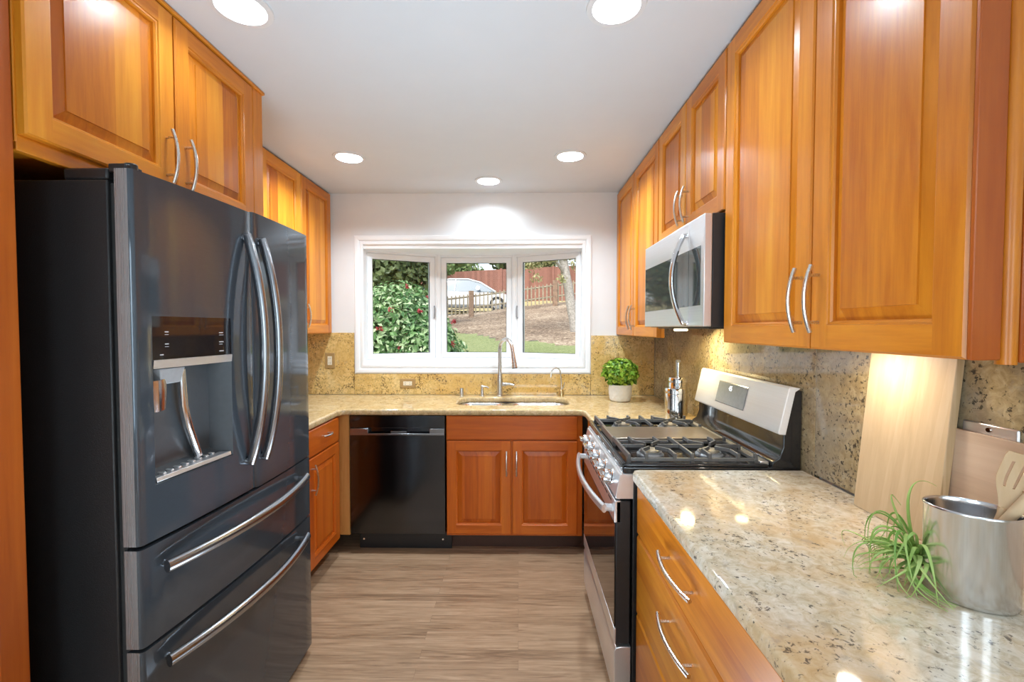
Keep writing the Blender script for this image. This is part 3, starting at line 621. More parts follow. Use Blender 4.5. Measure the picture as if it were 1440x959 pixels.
def front(y0, y1, z0, z1, hole=None, rnd=.010, parent=fr, name='door'):
    """curved appliance door, optional rectangular opening with a recessed bay"""
    b = B(); ys = [y0, y0 + rnd * .3, y0 + rnd]; n = 14
    ys += [y0 + rnd + (y1 - y0 - 2 * rnd) * k / n for k in range(1, n)] + [y1 - rnd, y1 - rnd * .3, y1]
    if hole: ys = sorted(set([y for y in ys if min(abs(y - hole[0]), abs(y - hole[1])) > .006] + [hole[0], hole[1]]))
    def X(y):
        e = min(y - y0, y1 - y); x = fx(y)
        if e < rnd: x -= rnd - math.sqrt(max(0, rnd * rnd - (rnd - e) ** 2))
        return x
    zs = [z0, z1] if not hole else [z0, hole[2], hole[3], z1]
    idx = {}
    for j, z in enumerate(zs):
        for i, y in enumerate(ys):
            idx[(i, j)] = len(b.v); b.v.append((X(y), y, z))
    for j in range(len(zs) - 1):
        for i in range(len(ys) - 1):
            if hole and j == 1 and hole[0] - 1e-6 <= ys[i] and ys[i + 1] <= hole[1] + 1e-6: continue
            b.f.append([idx[(i, j)], idx[(i + 1, j)], idx[(i + 1, j + 1)], idx[(i, j + 1)]]); b.m.append(0)
    xb = -.984
    for z, j in ((z0, 0), (z1, len(zs) - 1)):
        o = len(b.v); b.v += [(xb, y, z) for y in ys]
        for i in range(len(ys) - 1): b.f.append([idx[(i, j)], idx[(i + 1, j)], o + i + 1, o + i]); b.m.append(0)
    for y, i in ((y0, 0), (y1, len(ys) - 1)):
        b.add([(xb, y, z0), (X(y), y, z0), (X(y), y, z1), (xb, y, z1)], [(0, 1, 2, 3)], 1)
    b.add([(xb, y0, z0), (xb, y1, z0), (xb, y1, z1), (xb, y0, z1)], [(0, 1, 2, 3)])
    return obj(name, b, [M['black_steel_y'], M['black_steel_sheen_edge']], parent, smooth=50, normals=False)
H = (1.130, 1.404, 1.014, 1.450)
dl = front(FY0, 1.5155, .873, 1.808, H); dr = front(1.5195, FY1, .868, 1.814)
m1 = front(FY0 + .001, FY1, .612, .862, name='drawer'); m2 = front(FY0 + .002, FY1, .035, .602, name='drawer')
def vhandle(parent, y, z0, z1):
    b = B(); pts = []; n = 24
    for k in range(n + 1):
        t = -1 + 2 * k / n; z = (z0 + z1) / 2 + t * (z1 - z0) / 2
        pts.append((fx(y) + .012 + .052 * (1 - abs(t) ** 2.2), y, z))
    pts = [(fx(y) - .002, y, z0 + .004)] + pts + [(fx(y) - .002, y, z1 - .004)]
    b.tube(pts, .0125, 14, flat=(1.0, 1.25), up=(0, 1, 0)); return obj('handle', b, M['dark_handle'], parent)
vhandle(dl, 1.472, .972, 1.722); vhandle(dr, 1.552, .967, 1.722)
def hhandle(parent, z, y0=1.131, y1=1.832):
    b = B(); pts = []; n = 26
    for k in range(n + 1):
        t = -1 + 2 * k / n; y = (y0 + y1) / 2 + t * (y1 - y0) / 2
        pts.append((fx(y) + .024 + .036 * (1 - t * t), y, z))
    b.tube(pts, .0155, 14, flat=(1.1, .8))
    for y in (y0 + .02, y1 - .02): b.tube([(fx(y) - .006, y, z), (fx(y) + .026, y, z)], .009, 10)
    return obj('handle', b, M['dark_handle'], parent)
hhandle(m1, .800); hhandle(m2, .550)
# dispenser bay
xw = min(fx(H[0]), fx(H[1])); xd = xw - .036
b = B(); y0, y1, z0, z1 = H
zp = 1.334
b.add([(fx(y0), y0, z0), (fx(y0), y0, zp), (xd, y0 + .02, zp), (xd, y0 + .02, z0 + .03), (fx(y1), y1, z0), (fx(y1), y1, zp), (xd, y1 - .02, zp), (xd, y1 - .02, z0 + .03)],
      [(0, 1, 2, 3), (4, 7, 6, 5), (3, 2, 6, 7), (0, 3, 7, 4), (1, 5, 6, 2)])
obj('dispenser_bay', b, M['bay_plastic'], dl, smooth=0, normals=False)
ysn = [y0 + (y1 - y0) * k / 8 for k in range(9)]
def strip(za, zb, dx=0.0):
    b = B()
    b.rings([[(fx(y) + dx, y, zb) for y in ysn], [(fx(y) + dx, y, za) for y in ysn]], False, False, closed=False); return b
b = strip(zp, z1, -.0005); obj('control_panel', b, M['black_gloss'], dl, normals=False)
b = B(); b.rings([[(fx(y) + q, y, z) for y in ysn] for z, q in ((zp - .022, -.02), (zp - .020, .001), (zp + .002, .003), (zp + .003, -.001))], False, False, closed=False)
obj('display_strip', b, M['stainless_y'], dl, smooth=0, normals=False)
for yy, zz, ws in ((1.165, 1.408, (.030, .022)), (1.165, 1.376, (.026, .032)), (1.150, 1.348, (.030, 0)), (1.352, 1.404, (.022, .026)), (1.352, 1.376, (.026, .018)), (1.352, 1.348, (.034, 0))):
    b = B()
    for k, w in enumerate(ws):
        if w: b.box(fx(yy) + .0002, fx(yy) + .0009, yy, yy + w * .8, zz - k * .0065, zz - k * .0065 + (.0026 if k == 0 else .0012))
    obj('control_mark', b, M['icon_white'], dl, smooth=0)
b = B(); b.rings([[(xd + .001 + (1 - k) * 0, 1.155 + k * .012, zp - .023 - k * .042), (xd + .034 - k * .006, 1.155 + k * .012, zp - .023 - k * .042), (xd + .034 - k * .006, 1.245 - k * .012, zp - .023 - k * .042), (xd + .001, 1.245 - k * .012, zp - .023 - k * .042)] for k in (0, .75, 1)]); obj('ice_chute', b, M['grey_plastic'], dl, bevel=.003)
b = B(); b.tube([(xd + .022, 1.245, zp - .03), (xd + .022, 1.250, 1.20), (xd + .020, 1.268, 1.14), (xd + .014, 1.315, 1.040)], [.010, .012, .013, .012], 12); obj('water_lever', b, M['stainless_z'], dl)
b = B(); b.tube([(xd + .018, 1.168, zp - .05), (xd + .016, 1.172, 1.25), (xd + .010, 1.180, 1.20)], [.026, .024, .020], 14, flat=(.5, 1.0), up=(1, 0, 0)); obj('ice_paddle', b, M['stainless_z'], dl)
b = B(); b.rings([[(fx(y0 + .004) - q, y0 + .006, z), (fx(y1 - .004) - q, y1 - .006, z), (xd + .003, y1 - .024, z + .0), (xd + .003, y0 + .024, z)] for z, q in ((z0 + .004, .001), (z0 + .016, .003))])
for k in range(8): b.box(xd + .008, xw - .006, y0 + .035 + k * .027, y0 + .045 + k * .027, z0 + .016, z0 + .021)
obj('drip_tray', b, M['stainless_y'], dl, bevel=.0015)

# ------------------------------------------------------------------ dishwasher
dw = thing('dishwasher', 'black stainless dishwasher between the corner filler and the sink cabinet', 'dishwasher', (-.755, 2.78, 0))
DX0, DX1, DY = -1.052, -.457, 2.758
obj('tub', B().box(DX0 + .01, DX1 - .01, 2.80, 3.34, .12, .868), M['black_plastic'], dw)
b = B(); b.box(DX0, DX1, DY, 2.80, .128, .752); b.box(DX0, DX1, DY, 2.80, .796, .872)
b.box(DX0, -.935, DY, 2.80, .752, .796); b.box(-.555, DX1, DY, 2.80, .752, .796); b.box(-.935, -.555, DY + .03, 2.80, .752, .796)
obj('door', b, M['black_steel_x'], dw, bevel=.0025)
b = B(); b.box(DX0 + .002, DX1 - .002, DY - .004, DY + .006, .751, .762); b.box(DX0 + .002, -.938, DY - .003, DY + .004, .752, .792); b.box(-.552, DX1 - .002, DY - .003, DY + .004, .752, .792); b.box(-.80, -.70, DY + .012, DY + .022, .752, .775); obj('handle', b, M['dark_handle'], dw, bevel=.0015)
b = B(); b.box(DX0 + .03, DX1 + .03, 2.835, 2.85, .0, .110); k = obj('kick_plate', b, M['black_plastic'], dw, bevel=.002)
for x in (-.995, -.485):
    b = B(); b.lathe([(.006, 0), (.006, .003)], (x, 2.835, .06), 10, axis=Matrix.Rotation(R(90), 3, 'X')); obj('screw', b, M['chrome'], k)
obj('gap_shade_strip', B().box(-1.0615, -1.0525, 2.79, 2.80, .12, .874), M['gap'], dw, smooth=0)  # dark strip standing in for the shade between filler and door

# ------------------------------------------------------------------ range
rg = thing('gas_range', 'freestanding stainless and black gas range with five knobs on the right wall', 'range', (.7, 1.985, 0))
GY0, GY1 = 1.6065, 2.3655
obj('body', B().box(.415, 1.016, GY0, GY1, .03, .892), M['black_plastic'], rg, bevel=.003)
# storage drawer
b = B(); b.prism([(.412, .05), (.362, .05), (.352, .06), (.350, .235), (.357, .248), (.375, .252), (.412, .252)], lambda u, v, a: (u, a, v), GY0 + .003, GY1 - .003); d = obj('storage_drawer', b, M['stainless_y'], rg, bevel=.003)
# oven door
b = B(); b.box(.354, .408, GY0 + .003, GY1 - .003, .262, .792); od = obj('oven_door', b, M['black_plastic'], rg, bevel=.004)
b = B(); b.box(.350, .3545, GY0 + .004, GY1 - .004, .325, .708); obj('oven_glass', b, M['black_gloss'], od, bevel=.002)
b = B(); b.box(.349, .358, GY0 + .003, GY1 - .003, .262, .322); obj('door_trim', b, M['stainless_y'], od, bevel=.0025)
b = B(); b.box(.349, .372, GY0 + .003, GY1 - .003, .712, .793); obj('door_trim', b, M['stainless_y'], od, bevel=.0025)
b = B()
for k in range(7): b.box(.3595, .400, GY0 + .10 + k * .085, GY0 + .165 + k * .085, .7925, .7945)
for k in range(9): b.box(.3478, .3495, GY0 + .06 + k * .073, GY0 + .112 + k * .073, .772, .779)
obj('vent_slots', b, M['black_plastic'], od, smooth=0)
b = B(); pts = []; 
for k in range(25):
    t = -1 + 2 * k / 24; pts.append((.318 - .036 * (1 - t * t), 1.986 + t * .345, .752))
b.tube(pts, .0145, 12, flat=(1.15, .72))
for y in (1.655, 2.317): b.tube([(.352, y, .750), (.322, y, .752)], .014, 10)
obj('oven_handle', b, M['stainless_y'], od)
# knob panel (sloping)
pn = [(.356, .800), (.351, .806), (.366, .888), (.371, .892), (.46, .892), (.46, .800)]
b = B(); b.prism(pn, lambda u, v, a: (u, a, v), GY0 + .001, GY1 - .001); kp = obj('knob_panel', b, M['stainless_y'], rg, bevel=.002)
ax = Vector((-.975, 0, .22)).normalized(); A = Matrix((Vector((0, 1, 0)), ax.cross(Vector((0, 1, 0))), ax)).transposed()
for y in (1.712, 1.848, 1.985, 2.122, 2.258):
    b = B(); c = (.3595, y, .848)
    b.lathe([(.032, -.002), (.032, .004), (.028, .007), (.026, .007), (.0255, .030), (.023, .034)], c, 24, axis=A)
    ins = [Vector(c) + A @ Vector(p) for p in ((-.0265, -.007, .033), (.0265, -.007, .033), (.0265, .007, .033), (-.0265, .007, .033))]
    ous = [Vector(c) + A @ Vector(p) for p in ((-.0265, -.0055, .050), (.0265, -.0055, .050), (.0265, .0055, .050), (-.0265, .0055, .050))]
    b.rings([ins, ous]); obj('knob', b, M['stainless_z'], rg, bevel=.0012)
# cooktop
b = B(); b.box(.377, .955, GY0 - .001, GY1 + .001, .8922, .918); b.box(.377, .396, GY0 - .001, GY1 + .001, .918, .929); b.box(.377, .90, GY0 - .001, GY0 + .016, .918, .929); b.box(.377, .90, GY1 - .016, GY1 + .001, .918, .929); ct = obj('cooktop', b, M['black_enamel'], rg, bevel=.005, segs=3)
b = B(); b.box(.3725, .3775, GY0, GY1, .889, .899); obj('front_trim', b, M['stainless_y'], ct, bevel=.001)
b = B(); b.box(.880, .912, GY0 + .02, GY1 - .02, .919, .934); obj('rear_trim', b, M['stainless_y'], ct, bevel=.003)
for (cx, cy) in ((.5215, 1.762), (.7525, 1.762), (.5215, 2.2405), (.7525, 2.2405)):
    b = B(); b.lathe([(.052, 0), (.052, .006), (.044, .012), (.044, .016)], (cx, cy, .918), 24); k = obj('burner', b, M['grey_plastic'], ct)
    b = B(); b.lathe([(.036, 0), (.038, .003), (.036, .008), (.030, .010)], (cx, cy, .9335), 24); obj('burner_cap', b, M['burner'], k)
def bar(b, p, q, w=.0052, h=.014, zt=.961):
    p = Vector((p[0], p[1], 0)); q = Vector((q[0], q[1], 0)); d = (q - p).normalized(); n = Vector((-d.y, d.x, 0)) * w; d = d * w * .6
    def cr(x, k, z): return [x - n * k + Vector((0, 0, z)), x + n * k + Vector((0, 0, z))]
    P_, Q_ = p - d, q + d
    b.rings([[*cr(P_, 1, zt - h), *reversed(cr(P_, .7, zt))], [*cr(Q_, 1, zt - h), *reversed(cr(Q_, .7, zt))]])
def grate(x0, x1, y0, y1):
    b = B(); ym = (y0 + y1) / 2; ends = []
    for p, q in (((x0, y0), (x1, y0)), ((x0, y1), (x1, y1)), ((x1, y0), (x1, y1))): bar(b, p, q, .0065, .011, .943)
    bar(b, (x0, y0 - .006), (x0, y1 + .006), .0065, .018, .959)
    xm = (x0 + x1) / 2; bar(b, (xm, y0), (xm, y1)); ends += [(xm, y0), (xm, y1)]
    for cx in ((x0 + xm) / 2, (x1 + xm) / 2):
        bar(b, (cx - .108, ym), (cx - .030, ym)); bar(b, (cx + .030, ym), (cx + .108, ym))
        for sx in (-1, 1):
            for ye in (y0, y1):
                sy = 1 if ye > ym else -1
                e = (cx + sx * .052, ye); m = (cx + sx * .052, ym + sy * .066); c = (cx + sx * .014, ym + sy * .026)
                bar(b, e, m); bar(b, m, c); ends.append(e)
    ends += [(x1, ym), (x1, y0), (x1, y1)]
    for x, y in ends: b.box(x - .006, x + .006, y - .006, y + .006, .932, .960)
    for x in (x0, xm, x1):
        for y in (y0, y1): b.box(x - .007, x + .007, y - .007, y + .007, .918, .942)
    return obj('grate', b, M['cast_iron'], rg, bevel=.0015)
grate(.406, .868, GY0 + .030, GY0 + .282); grate(.406, .868, GY1 - .228, GY1 - .022)
b = B(); b.box(.412, .868, GY0 + .296, GY1 - .240, .938, .950); b.box(.399, .413, GY0 + .286, GY1 - .232, .925, .957); b.box(.452, .474, GY0 + .31, GY0 + .33, .918, .938); b.box(.84, .86, GY0 + .31, GY0 + .33, .918, .938); b.box(.452, .474, GY1 - .27, GY1 - .25, .918, .938); b.box(.84, .86, GY1 - .27, GY1 - .25, .918, .938); obj('griddle', b, M['griddle'], rg, bevel=.003)
# backguard
b = B(); b.prism([(.914, .906), (.914, .935), (.938, .952), (.952, .99), (.952, 1.05), (.985, 1.195), (1.016, 1.195), (1.016, .906)], lambda u, v, a: (u, a, v), GY0 + .002, GY1 - .002); bg = obj('backguard', b, M['black_enamel'], rg, bevel=.004)
b = B(); b.prism([(.958, 1.035), (.934, 1.037), (.931, 1.045), (.966, 1.203), (.974, 1.210), (1.010, 1.203), (.99, 1.19)], lambda u, v, a: (u, a, v), GY0 - .002, GY1 + .002); cp = obj('control_panel', b, M['stainless_panel_bright'], bg, bevel=.003)
def onp(y, s, d=.001):                                    # a point on the sloping panel, s from bottom to top
    return (.931 + .035 * s - d, y, 1.045 + .158 * s + d * .22)
b = B(); q0 = [onp(1.868, .18), onp(2.135, .18), onp(2.135, .80), onp(1.868, .80)]; q1 = [onp(1.872, .20, .003), onp(2.131, .20, .003), onp(2.131, .78, .003), onp(1.872, .78, .003)]
b.rings([q0, q1]); dp = obj('display', b, M['display'], cp, smooth=0)
fc = bpy.data.curves.new('digits', 'FONT'); fc.body = '45'; fc.size = .032; fc.align_x = 'CENTER'; fc.extrude = .0003
fo = bpy.data.objects.new('digits', fc); COL.objects.link(fo); fme = bpy.data.meshes.new_from_object(fo.evaluated_get(bpy.context.evaluated_depsgraph_get()))
b = B(); o_ = Vector(onp(2.01, .58, .0035)); upv = (Vector(onp(2, 1)) - Vector(onp(2, 0))).normalized(); nv = Vector((-.976, 0, .217))
b.add([o_ + Vector((0, -1, 0)) * v.co.x + upv * v.co.y + nv * v.co.z for v in fme.vertices], [tuple(p.vertices) for p in fme.polygons])
bpy.data.objects.remove(fo); bpy.data.meshes.remove(fme); obj('lit_digits', b, M['digit'], dp, smooth=0)

# ------------------------------------------------------------------ microwave
mw = thing('microwave', 'stainless over-the-range microwave with a bowed handle, above the gas range', 'microwave', (.85, 2.0, 1.42))
MY0, MY1, MZ0, MZ1 = 1.630, 2.378, 1.422, 1.834
obj('body', B().box(.700, 1.018, MY0 + .002, MY1 - .002, MZ0, MZ1), M['black_plastic'], mw, bevel=.002)
b = B(); b.box(.668, .6995, 1.770, MY1, MZ0 + .003, MZ1 - .001); d = obj('door', b, M['stainless_y'], mw, bevel=.004)
b = B(); b.box(.668, .6995, MY0, 1.7685, MZ0 + .003, MZ1 - .001); cpn = obj('control_panel', b, M['stainless_y'], mw, bevel=.004)
b = B(); b.box(.6665, .670, 1.7705, MY1 - .012, 1.503, 1.722); obj('door_window', b, M['mw_glass'], d, bevel=.001)
b = B(); b.box(.6665, .670, MY0 + .026, 1.768, 1.503, 1.722); g = obj('key_pad', b, M['mw_glass'], cpn, bevel=.001)
b = B()
for k in range(8): b.box(.6664, .6668, 2.09 + k * .0, 2.09, 1.50, 1.50) if False else None
b = B(); pts = []
for k in range(25):
    t = -1 + 2 * k / 24; pts.append((.656 - .046 * (1 - abs(t) ** 2), 1.800, 1.612 + t * .172))
pts = [(.669, 1.80, 1.438)] + pts + [(.669, 1.80, 1.786)]
b.tube(pts, .0115, 14, flat=(1.25, .85), up=(0, 1, 0)); obj('handle', b, M['stainless_z'], d)
b = B(); b.box(.72, 1.0, 1.70, 2.32, MZ0 - .006, MZ0 - .0005); v = obj('vent_grille', b, M['black_plastic'], mw, bevel=.002)
b = B(); b.lathe([(.030, 0), (.034, -.006), (.034, -.010), (.026, -.012)], (.83, 2.30, MZ0 - .006), 20); obj('lamp_lens', b, M['warm_lens'], v)
light('cooktop_lamp', 'AREA', (.88, 2.31, MZ0 - .022), HOOD_W, (1.0, 0.82, 0.42), (R(-14), R(-8), 0), shape='DISK', size=.06)

# ------------------------------------------------------------------ sink and taps
sk = thing('kitchen_sink', 'undermount double-bowl steel sink set into the counter below the window', 'sink', (-.04, 3.08, .70))
def bowl(x0, x1, y0, y1, depth):
    b = B()
    def rg_(i, z, r): return [(x, y, z) for x, y in rrect(x0 + i, x1 - i, y0 + i, y1 - i, max(.01, r - i * .5))]
    b.rings([rg_(-.012, .8755, .08), rg_(0, .874, .075), rg_(.006, .868, .075), rg_(.012, .876 - depth + .04, .07), rg_(.03, .876 - depth + .008, .06), rg_(.06, .876 - depth, .05)], False, True)
    o = obj('bowl', b, M['sink_steel'], sk, smooth=50, normals=False)
    b = B(); cx, cy = (x0 + x1) / 2, (y0 + y1) / 2; b.lathe([(.045, .001), (.042, .003), (.030, .001), (.012, .002)], (cx, cy, .876 - depth), 20); obj('drain', b, M['chrome'], o)
bowl(-.410, -.098, 2.92, 3.24, .17); bowl(-.062, .337, 2.92, 3.24, .20)
obj('divider', B().box(-.099, -.061, 2.94, 3.22, .86, .8745), M['sink_steel'], sk, bevel=.004)
fa = thing('kitchen_faucet', 'tall brushed gooseneck pull-down faucet in the middle behind the sink', 'faucet', (-.137, 3.295, ZT1))
fxx, fyy = -.137, 3.295
b = B(); b.lathe([(.028, 0), (.028, .006), (.023, .010), (.0215, .09), (.0225, .115), (.020, .135), (.0145, .165), (.0135, .18)], (fxx, fyy, ZT1), 24); obj('base_column', b, M['nickel'], fa)
b = B(); pts = [(fxx, fyy, ZT1 + .17), (fxx, fyy, ZT1 + .345)]; dirx, diry = .60, -.80
for k in range(1, 13):
    a = math.pi * k / 13; rr = .078; s = rr * (1 - math.cos(a)); pts.append((fxx + dirx * s, fyy + diry * s, ZT1 + .345 + rr * math.sin(a)))
e = pts[-1]; e2 = (e[0] + dirx * .012, e[1] + diry * .012, e[2] - .045); pts.append(e2)
b.tube(pts, .0135, 14); obj('gooseneck', b, M['nickel'], fa)
b = B(); b.tube([e2, (e2[0] + .004, e2[1] - .005, e2[2] - .03), (e2[0] + .012, e2[1] - .016, e2[2] - .095)], [.0145, .0165, .0215], 16); sh = obj('spray_head', b, M['nickel'], fa)
b = B(); b.tube([(e2[0] + .012, e2[1] - .016, e2[2] - .0945), (e2[0] + .0126, e2[1] - .0165, e2[2] - .099)], .0185, 16); obj('nozzle', b, M['rubber'], sh)
b = B(); b.tube([(fxx + .012, fyy, ZT1 + .088), (fxx + .048, fyy - .004, ZT1 + .090)], .0155, 14); b.tube([(fxx + .048, fyy - .004, ZT1 + .09), (fxx + .072, fyy - .008, ZT1 + .092), (fxx + .104, fyy - .014, ZT1 + .084)], [.013, .010, .006], 12); obj('lever_handle', b, M['nickel'], fa)
sd = thing('soap_dispenser', 'short brushed soap pump on the counter just left of the faucet', 'soap dispenser', (-.268, 3.295, ZT1))
b = B(); b.lathe([(.018, 0), (.018, .004), (.013, .008), (.012, .045), (.010, .05), (.010, .062), (.013, .066), (.013, .078), (.009, .082)], (-.268, 3.295, ZT1), 18); obj('pump_body', b, M['nickel'], sd)
b = B(); b.tube([(-.266, 3.294, ZT1 + .072), (-.235, 3.285, ZT1 + .072), (-.218, 3.279, ZT1 + .062)], [.006, .0055, .005], 10); obj('spout', b, M['nickel'], sd)
b = B(); b.lathe([(.019, 0), (.019, .004), (.0155, .006), (.0155, .055), (.0145, .060)], (-.420, 3.295, ZT1), 20)
tag(obj('air_gap_cap', b, M['nickel'], origin=(-.42, 3.295, ZT1)), 'small brushed cylinder air gap at the left rear of the sink', 'faucet')
ft = thing('filter_tap', 'slim curved drinking water tap with brass base right of the faucet', 'faucet', (.318, 3.30, ZT1))
b = B(); b.lathe([(.022, 0), (.022, .004), (.019, .006), (.016, .045), (.012, .05)], (.318, 3.30, ZT1), 20); obj('base', b, M['brass'], ft)
b = B(); pts = [(.318, 3.30, ZT1 + .045), (.316, 3.30, ZT1 + .12), (.311, 3.297, ZT1 + .165)]
for k in range(1, 11):
    a = math.pi * k / 10; pts.append((.311 - .036 * (1 - math.cos(a)), 3.297 - .02 * (1 - math.cos(a)), ZT1 + .175 + .036 * math.sin(a)))
pts.append((.236, 3.255, ZT1 + .145)); b.tube(pts, .0048, 10); obj('spout', b, M['nickel'], ft)
b = B(); b.tube([(.325, 3.298, ZT1 + .052), (.338, 3.296, ZT1 + .085), (.342, 3.296, ZT1 + .105)], [.004, .004, .003], 8); obj('lever', b, M['nickel'], ft)

# ------------------------------------------------------------------ outlets
def outlet(x, z, wx, wz, label):
    t = thing('wall_outlet', label, 'outlet', (x, 3.36, z))
    b = B(); b.box(x - wx / 2, x + wx / 2, 3.354, 3.3598, z - wz / 2, z + wz / 2); obj('cover_plate', b, M['plate_tan'], t, bevel=.003)
    k = .46; horizontal = wx > wz
    a, c = (wx * .56, wz * .44) if horizontal else (wx * .44, wz * .56)
    b = B(); b.box(x - a / 2, x + a / 2, 3.3525, 3.3545, z - c / 2, z + c / 2); s = obj('socket', b, M['ivory'], t, bevel=.001)
    b = B()
    for q in (-.27, .27):
        for e_ in (-.006, .006):
            if horizontal: b.box(x + q * a - .0035, x + q * a + .0035, 3.352, 3.3527, z + e_ - .0012, z + e_ + .0012)
            else: b.box(x + e_ - .0012, x + e_ + .0012, 3.352, 3.3527, z + q * c - .0035, z + q * c + .0035)
    obj('slot', b, M['rubber'], s, smooth=0)
outlet(-1.425, 1.172, .076, .118, 'upright ivory outlet on the backsplash left of the window')
outlet(-.836, 1.000, .118, .070, 'sideways ivory outlet on the backsplash strip under the window')
t = thing('wall_outlet', 'sideways steel outlet plate on the right backsplash, above the low cutting board', 'outlet', (1.018, .965, 1.18))
b = B(); b.box(1.013, 1.0198, .915, 1.030, 1.138, 1.212); obj('cover_plate', b, M['stainless_y'], t, bevel=.004)
b = B(); b.lathe([(.006, 0), (.005, .002)], (1.013, .972, 1.20), 12, axis=Matrix.Rotation(R(-90), 3, 'Y')); obj('screw', b, M['chrome'], t)

# ------------------------------------------------------------------ things on the near counter
def board(name, label, Y0, Y1, xb, xt, h, th, mats):
    """board standing on its end, leaning back against the wall"""
    z0 = ZT1 + .0006; d = Vector((xt - xb, 0, h)).normalized(); n = Vector((d.z, 0, -d.x))
    t = thing(name, label, 'cutting board', (xb, (Y0 + Y1) / 2, z0))
    b = B(); P0 = Vector((xb, 0, z0)); ln = h / d.z
    rr = rrect(Y0, Y1, 0, ln, .008, 4)
    b.rings([[P0 + d * v + n * w + Vector((0, u, 0)) for u, v in rr] for w in (0, th)], mi=0, mis=[1] * len(rr))
    obj('board_face', b, mats, t, bevel=.0015, smooth=40); return t
board('cutting_board', 'tall pale bamboo cutting board standing on end under the lit cabinet', 1.030, 1.279, .958, .999, .440, .0185, [M['bamboo'], M['bamboo_edge']])
board('cutting_board', 'low pinkish beech cutting board on its long side behind the steel crock', .56, 1.045, .986, 1.000, .2755, .010, [M['beech'], M['beech']])
# oval crock
CX, CY, CA, CBm, CR = .846, .838, .0665, .054, R(-40)
def oval(k, z, n=48): return [(CX + math.cos(CR) * CA * k * math.cos(q) - math.sin(CR) * CBm * k * math.sin(q), CY + math.sin(CR) * CA * k * math.cos(q) + math.cos(CR) * CBm * k * math.sin(q), z) for q in [2 * math.pi * i / n for i in range(n)]]
cr = thing('utensil_crock', 'oval brushed steel crock holding wooden utensils on the near counter', 'crock', (CX, CY, ZT1))
z = ZT1 + .0005
b = B(); b.rings([oval(.93, z), oval(.985, z + .003), oval(1.0, z + .010), oval(1.0, z + .163), oval(1.022, z + .1665), oval(1.024, z + .1695), oval(1.0, z + .171), oval(.975, z + .1685), oval(.972, z + .160), oval(.97, z + .012), oval(.90, z + .006)]); obj('vessel', b, M['stainless_z'], cr, smooth=50)
# utensils
def utensil(name, label, p0, p1, head, wr=.0065):
    """p0 = foot inside the crock, p1 = end of handle, head = (length, half width, kind)"""
    p0, p1 = Vector(p0), Vector(p1); d = (p1 - p0).normalized(); s = d.cross(Vector((-.62, -.72, .2))).normalized(); n = s.cross(d)
    t = thing(name, label, 'utensil', p0)
    b = B(); b.tube([p0, p0.lerp(p1, .5), p1 + d * .01], [wr, wr * .95, wr * 1.1], 12, flat=(1.15, .8)); obj('handle', b, M['spoonwood'], t)
    ln, hw, kind = head; b = B()
    def outline(v):                                       # half width along the head
        q = v / ln
        return wr * 1.1 + (hw - wr * 1.1) * (lambda m_: m_ * m_ * (3 - 2 * m_))(min(1, q / .62)) if kind == 'turner' else max(.001, hw * math.sqrt(max(0, 1 - ((q - .52) / .55) ** 2)))
    sl = [] if kind != 'turner' else [-.6, -.2, .2, .6]
    if kind == 'turner':
        th = .0028; n_ = 14
        rows = [k * ln / n_ for k in range(n_ + 1)]; s0, s1 = 6, 12
        cols = [-1, -.60, -.46, -.07, .07, .46, .60, 1]
        V = {}
        for f_, o_ in ((0, -th), (1, th)):
            for r_, v in enumerate(rows):
                hwv = outline(v) * (1 if r_ < n_ else .93)
                for c_, q in enumerate(cols):
                    V[(f_, r_, c_)] = len(b.v); b.v.append(tuple(p1 + d * v + s * (q * hwv) + n * (o_ + .010 * (v / ln) ** 2)))
        slot = lambda r_, c_: s0 <= r_ < s1 and c_ in (1, 3, 5)
        for r_ in range(n_):
            for c_ in range(7):
                if slot(r_, c_): 
                    for (a, e_) in (((r_, c_), (r_, c_ + 1)), ((r_, c_ + 1), (r_ + 1, c_ + 1)), ((r_ + 1, c_ + 1), (r_ + 1, c_)), ((r_ + 1, c_), (r_, c_))):
                        if a[0] == e_[0] and s0 < a[0] < s1: continue
                        b.f.append([V[(0, *a)], V[(0, *e_)], V[(1, *e_)], V[(1, *a)]]); b.m.append(0)
                    continue
                for f_ in (0, 1): b.f.append([V[(f_, r_, c_)], V[(f_, r_, c_ + 1)], V[(f_, r_ + 1, c_ + 1)], V[(f_, r_ + 1, c_)]]); b.m.append(0)
            for c_ in (0, 7): b.f.append([V[(0, r_, c_)], V[(0, r_ + 1, c_)], V[(1, r_ + 1, c_)], V[(1, r_, c_)]]); b.m.append(0)
        for r_ in (0, n_):
            for c_ in range(7): b.f.append([V[(0, r_, c_)], V[(0, r_, c_ + 1)], V[(1, r_, c_ + 1)], V[(1, r_, c_)]]); b.m.append(0)
        obj('slotted_head', b, M['spoonwood'], t, smooth=40)
    else:
        rs = []
        for k in range(13):
            v = ln * k / 12; h_ = max(outline(v), wr if k < 3 else .001); 
            rs.append([p1 + d * v + s * (h_ * math.cos(q)) + n * (.0045 * math.sin(q) + .010 * math.cos(q) ** 2 * min(1, k / 4) - .006 * min(1, k / 4)) for q in [2 * math.pi * i / 16 for i in range(16)]])
        b.rings(rs); obj('spoon_bowl', b, M['spoonwood'], t, smooth=50)
    return t
utensil('slotted_turner', 'wooden slotted turner with three slots leaning out of the steel crock', (.868, .858, ZT1 + .018), (.890, .826, ZT1 + .166), (.118, .027, 'turner'))
utensil('wooden_spoon', 'pale wooden spoon with flat handle beside the slotted turner in the crock', (.833, .868, ZT1 + .014), (.930, .770, ZT1 + .275), (.075, .024, 'spoon'), .008)
utensil('wooden_spoon', 'darker wooden spoon lowest in the crock, below the slotted turner', (.866, .836, ZT1 + .014), (.962, .772, ZT1 + .235), (.07, .022, 'spoon'), .0065)
